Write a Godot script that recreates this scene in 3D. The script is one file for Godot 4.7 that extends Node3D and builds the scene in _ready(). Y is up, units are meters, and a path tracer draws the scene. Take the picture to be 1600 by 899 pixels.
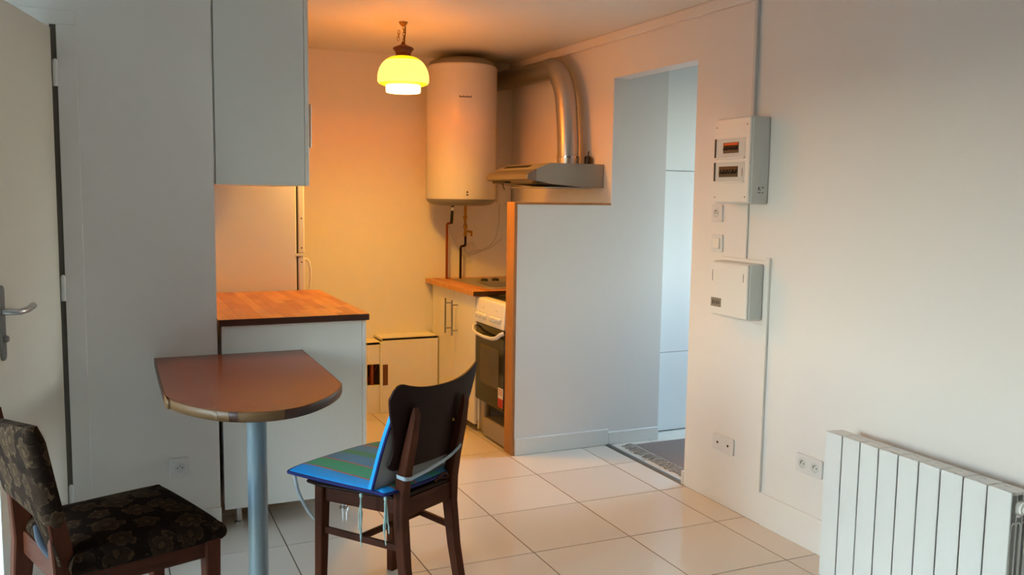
extends Node3D
# A small studio flat: kitchenette with a lit pendant, half wall, wall-mounted table, two chairs and a radiator.
# Units are metres, y is up. The long wall on the right is x = 2.57, depth runs along -z.

# ---------------------------------------------------------------- mesh builder
class MB:
	var st := SurfaceTool.new()
	var o := Vector3.ZERO
	var n := 0
	func _init(origin := Vector3.ZERO):
		o = origin
		st.begin(Mesh.PRIMITIVE_TRIANGLES)
	func grp(g: int):
		st.set_smooth_group(g)
	func flat():
		st.set_smooth_group(-1)
	func v(p: Vector3, uv := Vector2.ZERO):
		st.set_uv(uv)
		st.add_vertex(p - o)
		n += 1
	func tri(a: Vector3, b: Vector3, c: Vector3, out: Vector3, ua := Vector2.ZERO, ub := Vector2.ZERO, uc := Vector2.ZERO):
		var nn: Vector3 = (c - a).cross(b - a)
		if nn.length_squared() < 1e-16: return
		if nn.dot(out) >= 0.0:
			v(a, ua); v(b, ub); v(c, uc)
		else:
			v(a, ua); v(c, uc); v(b, ub)
	func quad(a: Vector3, b: Vector3, c: Vector3, d: Vector3, out: Vector3, ua := Vector2.ZERO, ub := Vector2.ZERO, uc := Vector2.ZERO, ud := Vector2.ZERO):
		tri(a, b, c, out, ua, ub, uc)
		tri(a, c, d, out, ua, uc, ud)
	# chamfered box, centre c, full size s, chamfer b, turned by basis t
	func box(c: Vector3, s: Vector3, b := 0.0, t := Basis.IDENTITY):
		flat()
		var h := s * 0.5
		b = minf(b, minf(h.x, minf(h.y, h.z)) * 0.95)
		var P := func(sx: float, sy: float, sz: float, ax: int) -> Vector3:
			var q := Vector3(sx * (h.x - b), sy * (h.y - b), sz * (h.z - b))
			if ax == 0: q.x = sx * h.x
			elif ax == 1: q.y = sy * h.y
			else: q.z = sz * h.z
			return c + t * q
		for sg in [-1.0, 1.0]:
			quad(P.call(sg, -1, -1, 0), P.call(sg, 1, -1, 0), P.call(sg, 1, 1, 0), P.call(sg, -1, 1, 0), t * Vector3(sg, 0, 0))
			quad(P.call(-1, sg, -1, 1), P.call(1, sg, -1, 1), P.call(1, sg, 1, 1), P.call(-1, sg, 1, 1), t * Vector3(0, sg, 0))
			quad(P.call(-1, -1, sg, 2), P.call(1, -1, sg, 2), P.call(1, 1, sg, 2), P.call(-1, 1, sg, 2), t * Vector3(0, 0, sg))
		if b <= 0.0: return
		for s1 in [-1.0, 1.0]:
			for s2 in [-1.0, 1.0]:
				quad(P.call(s1, s2, -1, 0), P.call(s1, s2, 1, 0), P.call(s1, s2, 1, 1), P.call(s1, s2, -1, 1), t * Vector3(s1, s2, 0))
				quad(P.call(s1, -1, s2, 0), P.call(s1, 1, s2, 0), P.call(s1, 1, s2, 2), P.call(s1, -1, s2, 2), t * Vector3(s1, 0, s2))
				quad(P.call(-1, s1, s2, 1), P.call(1, s1, s2, 1), P.call(1, s1, s2, 2), P.call(-1, s1, s2, 2), t * Vector3(0, s1, s2))
				for s3 in [-1.0, 1.0]:
					tri(P.call(s1, s2, s3, 0), P.call(s1, s2, s3, 1), P.call(s1, s2, s3, 2), t * Vector3(s1, s2, s3))
	func bb(lo: Vector3, hi: Vector3, b := 0.0):
		box((lo + hi) * 0.5, (hi - lo).abs(), b)
	# rings of equal size joined side by side; smooth inside one group
	func loft(rings: Array, caps := true, closed := true, g := 1):
		grp(g)
		for i in rings.size() - 1:
			var A: PackedVector3Array = rings[i]
			var B: PackedVector3Array = rings[i + 1]
			var ca := Vector3.ZERO
			for q in A: ca += q
			for q in B: ca += q
			ca /= float(A.size() + B.size())
			var m := A.size()
			for k in (m if closed else m - 1):
				var k2 := (k + 1) % m
				var mid: Vector3 = (A[k] + A[k2] + B[k] + B[k2]) * 0.25
				quad(A[k], A[k2], B[k2], B[k], mid - ca)
		if caps:
			flat()
			for e in [0, rings.size() - 1]:
				var A: PackedVector3Array = rings[e]
				var B: PackedVector3Array = rings[1 if e == 0 else rings.size() - 2]
				var c := Vector3.ZERO
				var c2 := Vector3.ZERO
				for q in A: c += q / float(A.size())
				for q in B: c2 += q / float(B.size())
				for k in A.size():
					tri(A[k], A[(k + 1) % A.size()], c, c - c2)
	func ring(c: Vector3, ax: Vector3, up: Vector3, ru: float, rv: float, seg: int) -> PackedVector3Array:
		var u := up.normalized()
		var w := ax.normalized().cross(u).normalized()
		var r := PackedVector3Array()
		for k in seg:
			var a := TAU * k / seg
			r.append(c + u * cos(a) * ru + w * sin(a) * rv)
		return r
	func rod(a: Vector3, b: Vector3, r0: float, r1 := -1.0, seg := 14, caps := true):
		if r1 < 0: r1 = r0
		var ax := (b - a).normalized()
		var up := Vector3.UP if absf(ax.y) < 0.9 else Vector3.RIGHT
		up = (up - ax * up.dot(ax)).normalized()
		loft([ring(a, ax, up, r0, r0, seg), ring(b, ax, up, r1, r1, seg)], caps)
	# tube along points, radius r (number or array)
	func tube(pts: Array, r, seg := 10, caps := true, flatten := 1.0):
		var rings := []
		var up := Vector3.ZERO
		for i in pts.size():
			var d: Vector3
			if i == 0: d = pts[1] - pts[0]
			elif i == pts.size() - 1: d = pts[i] - pts[i - 1]
			else: d = (pts[i + 1] - pts[i]).normalized() + (pts[i] - pts[i - 1]).normalized()
			d = d.normalized()
			if up == Vector3.ZERO:
				up = Vector3.UP if absf(d.y) < 0.9 else Vector3.BACK
			up = (up - d * up.dot(d)).normalized()
			var rr: float = r[i] if r is Array else r
			rings.append(ring(pts[i], d, up, rr * flatten, rr, seg))
		loft(rings, caps)
	# profile of Vector2(radius, height) turned about the axis through c
	func lathe(prof: Array, c: Vector3, seg := 32, ax := Vector3.UP, smooth := true):
		var up := Vector3.BACK if absf(ax.z) < 0.9 else Vector3.UP
		up = (up - ax * up.dot(ax)).normalized()
		var w := ax.cross(up).normalized()
		for i in prof.size() - 1:
			grp(1 if smooth else i + 1)
			var p: Vector2 = prof[i]
			var q: Vector2 = prof[i + 1]
			for k in seg:
				var a0 := TAU * k / seg
				var a1 := TAU * (k + 1) / seg
				var d0: Vector3 = up * cos(a0) + w * sin(a0)
				var d1: Vector3 = up * cos(a1) + w * sin(a1)
				var nrm: Vector3 = (d0 + d1) * 0.5 * (q.y - p.y) - ax * (q.x - p.x)
				quad(c + d0 * p.x + ax * p.y, c + d1 * p.x + ax * p.y, c + d1 * q.x + ax * q.y, c + d0 * q.x + ax * q.y, nrm)
	# flat outline in the plane (u, w) from base, extruded along n by d, with a small bevel
	func prism(poly: PackedVector2Array, base: Vector3, u: Vector3, w: Vector3, nrm: Vector3, d: float, bev := 0.0, smooth_side := false):
		var cen := Vector2.ZERO
		for q in poly: cen += q / float(poly.size())
		var inset := poly
		if bev > 0.0:
			var off := Geometry2D.offset_polygon(poly, -bev)
			if off.size() == 1 and off[0].size() == poly.size():
				inset = off[0]
				# align start vertices
				var best := 0
				for k in inset.size():
					if inset[k].distance_to(poly[0]) < inset[best].distance_to(poly[0]): best = k
				var al := PackedVector2Array()
				for k in inset.size(): al.append(inset[(best + k) % inset.size()])
				inset = al
			else:
				bev = 0.0
		var M := func(q: Vector2, z: float) -> Vector3: return base + u * q.x + w * q.y + nrm * z
		var idx := Geometry2D.triangulate_polygon(inset)
		flat()
		for k in range(0, idx.size(), 3):
			tri(M.call(inset[idx[k]], 0.0), M.call(inset[idx[k + 1]], 0.0), M.call(inset[idx[k + 2]], 0.0), -nrm)
			tri(M.call(inset[idx[k]], d), M.call(inset[idx[k + 1]], d), M.call(inset[idx[k + 2]], d), nrm)
		var cw := Geometry2D.is_polygon_clockwise(poly)
		for k in poly.size():
			var k2 := (k + 1) % poly.size()
			var e: Vector2 = poly[k2] - poly[k]
			var on: Vector2 = Vector2(e.y, -e.x) * (-1.0 if cw else 1.0)
			var out: Vector3 = u * on.x + w * on.y
			if smooth_side: grp(3)
			quad(M.call(poly[k], bev), M.call(poly[k2], bev), M.call(poly[k2], d - bev), M.call(poly[k], d - bev), out)
			if bev > 0.0:
				flat()
				quad(M.call(inset[k], 0.0), M.call(inset[k2], 0.0), M.call(poly[k2], bev), M.call(poly[k], bev), out.normalized() - nrm)
				quad(M.call(inset[k], d), M.call(inset[k2], d), M.call(poly[k2], d - bev), M.call(poly[k], d - bev), out.normalized() + nrm)
	# cushion: outline (x, z) with soft edges, bulged thickness, UV over the outline's box
	func pad(poly: PackedVector2Array, th: float, xf: Transform3D, bulge := 0.25):
		var lo := Vector2(1e9, 1e9)
		var hi := -lo
		var c := Vector2.ZERO
		for q in poly:
			lo = lo.min(q); hi = hi.max(q); c += q / float(poly.size())
		grp(2)
		var ss := [1.0, 0.985, 0.95, 0.88, 0.7, 0.45, 0.2, 0.0]
		for side in [1.0, -1.0]:
			for i in ss.size() - 1:
				for k in poly.size():
					var k2 := (k + 1) % poly.size()
					var pts := []
					var uvs := []
					for e in [[k, i], [k2, i], [k2, i + 1], [k, i + 1]]:
						var s: float = ss[e[1]]
						var q: Vector2 = c + (poly[e[0]] - c) * s
						var y: float = th * 0.5 * (pow(maxf(0.0, 1.0 - pow(s, 14.0)), 0.5) * (1.0 - bulge) + bulge * (1.0 - s * s))
						pts.append(xf * Vector3(q.x, side * y, q.y))
						uvs.append((q - lo) / (hi - lo))
					quad(pts[0], pts[1], pts[2], pts[3], xf.basis * Vector3(0, side, 0), uvs[0], uvs[1], uvs[2], uvs[3])
	func done() -> ArrayMesh:
		st.generate_normals()
		return st.commit()

# ---------------------------------------------------------------- naming helpers
func numbered(parent: Node, called: String) -> String:
	if not parent.has_node(NodePath(called)): return called
	var k := 1
	while parent.has_node(NodePath("%s_%03d" % [called, k])): k += 1
	return "%s_%03d" % [called, k]

func part(called: String, m, mat: Material, parent: Node = self) -> MeshInstance3D:
	var i := MeshInstance3D.new()
	i.name = numbered(parent, called)
	i.mesh = m.done() if m is MB else m
	i.material_override = mat
	i.cast_shadow = GeometryInstance3D.SHADOW_CASTING_SETTING_ON
	parent.add_child(i, true)
	return i

func tag(n: Node, label: String, category: String, group := ""):
	n.set_meta("label", label)
	n.set_meta("category", category)
	if group != "": n.set_meta("group", group)

func thing(called: String, label: String, category: String, at: Vector3, basis := Basis.IDENTITY, group := "") -> Node3D:
	var n := Node3D.new()
	n.name = numbered(self, called)
	add_child(n, true)
	n.transform = Transform3D(basis, at)
	tag(n, label, category, group)
	return n

func struct(called: String, m, mat: Material) -> MeshInstance3D:
	var i := part(called, m, mat)
	i.set_meta("kind", "structure")
	return i

# ---------------------------------------------------------------- materials
var M := {}

func mat(c: Color, rough := 0.6, metal := 0.0) -> StandardMaterial3D:
	var m := StandardMaterial3D.new()
	m.albedo_color = c
	m.roughness = rough
	m.metallic = metal
	return m

func noise_img(w: int, h: int, f: Callable) -> ImageTexture:
	var im := Image.create(w, h, false, Image.FORMAT_RGB8)
	for y in h:
		for x in w:
			im.set_pixel(x, y, f.call(x, y))
	im.generate_mipmaps()
	return ImageTexture.create_from_image(im)

func fn(sd: int, freq: float, kind := FastNoiseLite.TYPE_SIMPLEX_SMOOTH, oct := 3) -> FastNoiseLite:
	var n := FastNoiseLite.new()
	n.seed = sd
	n.frequency = freq
	n.noise_type = kind
	n.fractal_octaves = oct
	return n

# wood grain running along u (dir 0) or v (dir 1); grey-scale factor texture multiplied by the albedo colour
func grain_tex(sd: int, dir: int, lo: float) -> ImageTexture:
	var a := fn(sd, 0.05, FastNoiseLite.TYPE_SIMPLEX_SMOOTH, 4)
	var b := fn(sd + 1, 0.012)
	return noise_img(256, 256, func(x, y):
		var l: float = x if dir == 0 else y
		var t: float = y if dir == 0 else x
		var g: float = a.get_noise_2d(l * 0.12, t * 4.0) * 0.5 + 0.5
		var k: float = b.get_noise_2d(l * 0.6, t * 2.0) * 0.5 + 0.5
		var f := lo + (1.0 - lo) * clampf(0.55 * g + 0.45 * k + 0.1, 0.0, 1.0)
		return Color(f, f, f))

func wood(c: Color, dir: int, rough := 0.5, sc := 2.0, lo := 0.62) -> StandardMaterial3D:
	var m := mat(c, rough)
	var key := "grain%d_%.2f" % [dir, lo]
	if not M.has(key): M[key] = grain_tex(11 + dir, dir, lo)
	m.albedo_texture = M[key]
	m.uv1_triplanar = true
	m.uv1_scale = Vector3.ONE * sc
	return m

func bumpy(m: StandardMaterial3D, sd: int, freq: float, sc: float, depth: float, strength := 1.0) -> StandardMaterial3D:
	var key := "bump%d_%.3f" % [sd, freq]
	if not M.has(key):
		var a := fn(sd, freq, FastNoiseLite.TYPE_SIMPLEX_SMOOTH, 4)
		var im := Image.create(256, 256, false, Image.FORMAT_RGB8)
		for y in 256:
			for x in 256:
				var f: float = a.get_noise_2d(x, y) * 0.5 + 0.5
				im.set_pixel(x, y, Color(f, f, f))
		im.bump_map_to_normal_map(depth)
		M[key] = ImageTexture.create_from_image(im)
	m.normal_enabled = true
	m.normal_texture = M[key]
	m.normal_scale = strength
	m.uv1_triplanar = true
	m.uv1_scale = Vector3.ONE * sc
	return m

func make_materials():
	M.wall = bumpy(mat(Color(0.90, 0.885, 0.87), 0.75), 3, 0.06, 1.3, 2.0, 0.06)
	M.ceiling = bumpy(mat(Color(0.90, 0.89, 0.87), 0.55), 3, 0.06, 1.3, 2.0, 0.05)
	M.white = mat(Color(0.90, 0.89, 0.87), 0.35)
	M.white_matt = mat(Color(0.88, 0.88, 0.86), 0.6)
	M.laminate = mat(Color(0.87, 0.87, 0.85), 0.32)
	M.laminate_edge = mat(Color(0.90, 0.89, 0.86), 0.35)
	M.door_paint = mat(Color(0.86, 0.83, 0.78), 0.5)
	M.plastic = mat(Color(0.90, 0.885, 0.86), 0.4)
	M.plastic_grey = mat(Color(0.80, 0.81, 0.80), 0.45)
	M.gloss_white = mat(Color(0.96, 0.96, 0.95), 0.3)
	M.enamel = mat(Color(0.86, 0.84, 0.82), 0.17)
	M.radiator = mat(Color(0.86, 0.87, 0.865), 0.4)
	M.cap_grey = mat(Color(0.50, 0.48, 0.46), 0.5)
	M.plate = mat(Color(0.86, 0.855, 0.85), 0.35)
	M.recess = mat(Color(0.40, 0.24, 0.16), 0.8)
	M.display = mat(Color(0.52, 0.49, 0.45), 0.4)
	M.black = mat(Color(0.025, 0.025, 0.03), 0.4)
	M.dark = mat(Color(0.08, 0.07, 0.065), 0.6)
	M.gap_grey = mat(Color(0.36, 0.33, 0.295), 0.8)
	M.grout = mat(Color(0.46, 0.37, 0.31), 0.9)
	var tiles := []
	for k in 5:
		var d := 0.012 * (k - 2)
		var t := mat(Color(0.86 + d, 0.81 + d, 0.755 + d), 0.10)
		t.metallic_specular = 0.6
		tiles.append(t)
	M.tiles = tiles
	M.steel = mat(Color(0.62, 0.61, 0.59), 0.32, 1.0)
	M.steel_dull = mat(Color(0.66, 0.62, 0.57), 0.5, 0.55)
	M.steel_warm = mat(Color(0.56, 0.51, 0.46), 0.35, 0.75)
	M.chrome = mat(Color(0.80, 0.80, 0.80), 0.15, 1.0)
	M.alu = mat(Color(0.74, 0.73, 0.72), 0.33, 1.0)
	M.alu_grey = mat(Color(0.50, 0.50, 0.50), 0.4, 0.8)
	M.copper = mat(Color(0.62, 0.31, 0.17), 0.38, 0.85)
	M.brass = mat(Color(0.66, 0.48, 0.22), 0.35, 0.9)
	M.table_leg = mat(Color(0.52, 0.585, 0.62), 0.42, 0.25)
	M.staves = []
	for c in [Color(0.85, 0.55, 0.28), Color(0.89, 0.60, 0.32), Color(0.78, 0.47, 0.22), Color(0.91, 0.63, 0.35), Color(0.83, 0.52, 0.26)]:
		M.staves.append(wood(c, 1, 0.38, 1.7, 0.72))
	M.stave_edge = wood(Color(0.30, 0.15, 0.09), 0, 0.4, 2.0, 0.7)
	var ta := fn(61, 0.05, FastNoiseLite.TYPE_SIMPLEX_SMOOTH, 4)
	var tb := fn(62, 0.02, FastNoiseLite.TYPE_SIMPLEX_SMOOTH, 2)
	M.table_top = mat(Color(1, 1, 1), 0.27)
	M.table_top.albedo_texture = noise_img(512, 512, func(x, y):
		var g: float = ta.get_noise_2d(x * 0.15, y * 2.2) * 0.5 + 0.5
		var k: float = tb.get_noise_2d(x * 0.4, y * 1.6)
		var c := Color(0.40, 0.185, 0.10).lerp(Color(0.57, 0.285, 0.16), g)
		# scuffed varnish in streaks
		var sc: float = ta.get_noise_2d(x * 0.5 + 900.0, y * 1.3 + 300.0)
		if k > 0.12 and sc > 0.12: c = c.lerp(Color(0.62, 0.46, 0.37), clampf((sc - 0.12) * 1.2, 0.0, 0.2))
		return c)
	M.table_top.uv1_triplanar = true
	M.table_top.uv1_scale = Vector3.ONE * 1.25
	M.table_edge = wood(Color(0.30, 0.16, 0.10), 0, 0.4, 2.0, 0.7)
	M.table_edge_worn = wood(Color(0.47, 0.33, 0.18), 0, 0.5, 2.5, 0.7)
	M.post_wood = wood(Color(0.75, 0.49, 0.25), 1, 0.5, 1.4, 0.75)
	M.chair_wood = wood(Color(0.34, 0.165, 0.09), 1, 0.5, 3.0, 0.6)
	M.chair_wood_h = wood(Color(0.32, 0.155, 0.085), 0, 0.5, 3.0, 0.6)
	M.chair_back = wood(Color(0.15, 0.065, 0.05), 0, 0.5, 2.0, 0.7)
	M.chair_dark = wood(Color(0.17, 0.08, 0.06), 1, 0.4, 3.0, 0.6)
	for k in ["chair_wood", "chair_wood_h", "chair_back", "chair_dark"]: M[k].metallic_specular = 0.25
	M.lamp_wood = wood(Color(0.42, 0.15, 0.07), 1, 0.45, 5.0, 0.7)
	# striped awning cloth of the seat pad
	var sb := Color(0.10, 0.60, 0.90)
	var sg := Color(0.20, 0.62, 0.50)
	var sl := Color(0.29, 0.54, 0.72)
	var sd := Color(0.27, 0.57, 0.50)
	var sp := Color(0.68, 0.38, 0.42)
	var cols := []
	for e in [[0.0, 0.16, sb], [0.163, 0.178, sp], [0.18, 0.36, sg], [0.363, 0.378, sp], [0.38, 0.55, sl], [0.553, 0.65, sd], [0.653, 0.80, sl], [0.803, 0.822, sp], [0.825, 1.0, sd]]:
		cols.append([e[0], e[2]])
		cols.append([e[1], e[2]])
	var g := Gradient.new()
	var offs := PackedFloat32Array()
	var cc := PackedColorArray()
	for e in cols:
		offs.append(e[0]); cc.append(e[1])
	g.offsets = offs
	g.colors = cc
	var weave := fn(5, 0.4)
	M.stripes = mat(Color.WHITE, 0.85)
	M.stripes.albedo_texture = noise_img(512, 64, func(x, y):
		var c: Color = g.sample(x / 511.0)
		var f: float = 1.0 + 0.10 * weave.get_noise_2d(x * 2.0, y * 8.0)
		return Color(c.r * f, c.g * f, c.b * f))
	M.piping = mat(Color(0.04, 0.09, 0.36), 0.8)
	M.pad_blue = mat(Color(0.08, 0.63, 0.90), 0.8)
	M.pad_grey = bumpy(mat(Color(0.55, 0.54, 0.53), 0.9), 8, 0.2, 6.0, 3.0, 0.5)
	M.cord = mat(Color(0.62, 0.72, 0.70), 0.9)
	M.elastic = mat(Color(0.66, 0.72, 0.76), 0.8)
	M.ribbon = mat(Color(0.66, 0.66, 0.65), 0.85)
	M.rope = mat(Color(0.30, 0.16, 0.10), 0.9)
	# cut velvet with a floral pattern: five-petalled heads on a darker ground
	var big := fn(23, 0.03, FastNoiseLite.TYPE_SIMPLEX_SMOOTH, 2)
	var fine := fn(24, 0.3)
	var heads := []
	var vr := RandomNumberGenerator.new()
	vr.seed = 77
	for gy in 4:
		for gx in 4:
			heads.append([gx * 64 + 32 + vr.randf_range(-14, 14) + (16 if gy % 2 == 0 else -16), gy * 64 + 32 + vr.randf_range(-12, 12), vr.randf_range(19, 29), vr.randf_range(0, TAU)])
	var velvet := noise_img(256, 256, func(x, y):
		var f: float = fine.get_noise_2d(x, y) * 0.14 + 1.0
		var wob: float = big.get_noise_2d(x * 2.0, y * 2.0)
		var c := Color(0.125, 0.09, 0.075)
		if absf(big.get_noise_2d(x, y)) < 0.035: c = Color(0.27, 0.20, 0.145)
		for h in heads:
			var dx: float = fposmod(x - h[0] + 128.0, 256.0) - 128.0
			var dy: float = fposmod(y - h[1] + 128.0, 256.0) - 128.0
			var d: float = sqrt(dx * dx + dy * dy)
			if d > 36.0: continue
			var a: float = atan2(dy, dx) + h[3]
			var rad: float = h[2] * (0.84 + 0.2 * absf(cos(a * 2.5)) + 0.35 * wob)
			if d < rad * 0.28: c = Color(0.56, 0.44, 0.30)
			elif d < rad * 0.36: c = Color(0.22, 0.16, 0.12)
			elif d < rad * 0.88: c = Color(0.37, 0.285, 0.205)
			elif d < rad: c = Color(0.64, 0.52, 0.37)
		return Color(c.r * f, c.g * f, c.b * f))
	# the flattened pile of the seat shows the same print faintly
	var im := velvet.get_image()
	for y in 256:
		for x in 256:
			im.set_pixel(x, y, im.get_pixel(x, y).lerp(Color(0.15, 0.115, 0.095), 0.62))
	im.generate_mipmaps()
	var velvet_flat := ImageTexture.create_from_image(im)
	M.velvet = mat(Color(1.0, 1.0, 1.0), 0.95)
	M.velvet.metallic_specular = 0.1
	M.velvet.albedo_texture = velvet
	M.velvet.uv1_triplanar = true
	M.velvet.uv1_scale = Vector3.ONE * 2.5
	M.velvet_seat = M.velvet.duplicate()
	M.velvet_seat.albedo_color = Color(0.78, 0.75, 0.73)
	M.velvet_seat.albedo_texture = velvet_flat
	M.velvet_side = mat(Color(0.075, 0.055, 0.05), 0.95)
	M.lining = mat(Color(0.20, 0.22, 0.25), 0.9)
	# lamp
	M.shade = mat(Color(0.95, 0.75, 0.25), 0.3)
	M.shade.emission_enabled = true
	M.shade.emission = Color(1.0, 0.88, 0.42)
	M.shade.emission_energy_multiplier = 1.7
	M.shade_top = mat(Color(0.95, 0.75, 0.2), 0.3)
	M.shade_top.emission_enabled = true
	M.shade_top.emission = Color(1.0, 0.88, 0.08)
	M.shade_top.emission_energy_multiplier = 1.3
	M.shade_low = mat(Color(0.95, 0.92, 0.8), 0.3)
	M.shade_low.emission_enabled = true
	M.shade_low.emission = Color(1.0, 0.93, 0.70)
	M.shade_low.emission_energy_multiplier = 2.2
	M.bulb = mat(Color(1, 0.95, 0.85), 0.4)
	M.bulb.emission_enabled = true
	M.bulb.emission = Color(1.0, 0.85, 0.55)
	M.bulb.emission_energy_multiplier = 3.0
	M.oven_glass = mat(Color(0.035, 0.03, 0.03), 0.12)
	M.red = mat(Color(0.70, 0.12, 0.09), 0.5)
	M.paper = mat(Color(0.86, 0.84, 0.80), 0.6)
	M.ink = mat(Color(0.16, 0.14, 0.13), 0.6)
	M.smoke = mat(Color(0.30, 0.27, 0.24), 0.25)
	M.orange_mark = mat(Color(0.85, 0.33, 0.12), 0.5)
	M.rug = bumpy(mat(Color(0.57, 0.49, 0.46), 0.95), 31, 0.35, 8.0, 6.0, 1.0)
	M.fringe = mat(Color(0.68, 0.63, 0.59), 0.95)
	M.concrete = mat(Color(0.45, 0.45, 0.43), 0.9)

# ---------------------------------------------------------------- scene
const XW := 2.57          # right wall
const ZB := -5.71         # kitchen back wall
const ZE := -3.81         # end wall that carries the table
const ZP := -4.33         # front of the half wall
const HC := 2.335         # ceiling
const XL := -1.75         # window wall
const ZR := 4.2           # wall behind the camera

func _ready():
	make_materials()
	# camera
	var cam := Camera3D.new()
	cam.name = "camera"
	var yaw := deg_to_rad(24.404)
	var pitch := deg_to_rad(5.918)
	var roll := deg_to_rad(0.817)
	var f := Vector3(sin(yaw) * cos(pitch), -sin(pitch), -cos(yaw) * cos(pitch))
	var r := Vector3(cos(yaw), 0, sin(yaw))
	var u := r.cross(f)
	var r2 := r * cos(roll) + u * sin(roll)
	var u2 := -r * sin(roll) + u * cos(roll)
	add_child(cam)
	cam.transform = Transform3D(Basis(r2, u2, -f), Vector3(0, 1.4277, 0))
	cam.fov = 36.04
	cam.near = 0.05
	cam.current = true
	# sky and exposure
	var we := WorldEnvironment.new()
	we.name = "environment"
	var env := Environment.new()
	var sky := Sky.new()
	var sm := ProceduralSkyMaterial.new()
	sm.sky_top_color = Color(0.67, 0.845, 0.975)
	sm.sky_horizon_color = Color(0.985, 0.99, 0.87)
	sm.ground_bottom_color = Color(0.36, 0.36, 0.32)
	sm.ground_horizon_color = Color(0.45, 0.46, 0.42)
	sm.sky_energy_multiplier = 4.05
	sm.ground_energy_multiplier = 2.0
	sky.sky_material = sm
	env.sky = sky
	env.background_mode = Environment.BG_SKY
	env.tonemap_mode = Environment.TONE_MAPPER_LINEAR
	env.tonemap_exposure = 0.94
	env.sdfgi_enabled = true
	env.ssao_enabled = true
	env.ssil_enabled = true
	we.environment = env
	add_child(we)
	setting()
	kitchen_left()
	kitchen_right()
	pendant_lamp()
	wall_table()
	plain_chair()
	velvet_chair()
	electrics()
	radiator()
	hall()

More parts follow.
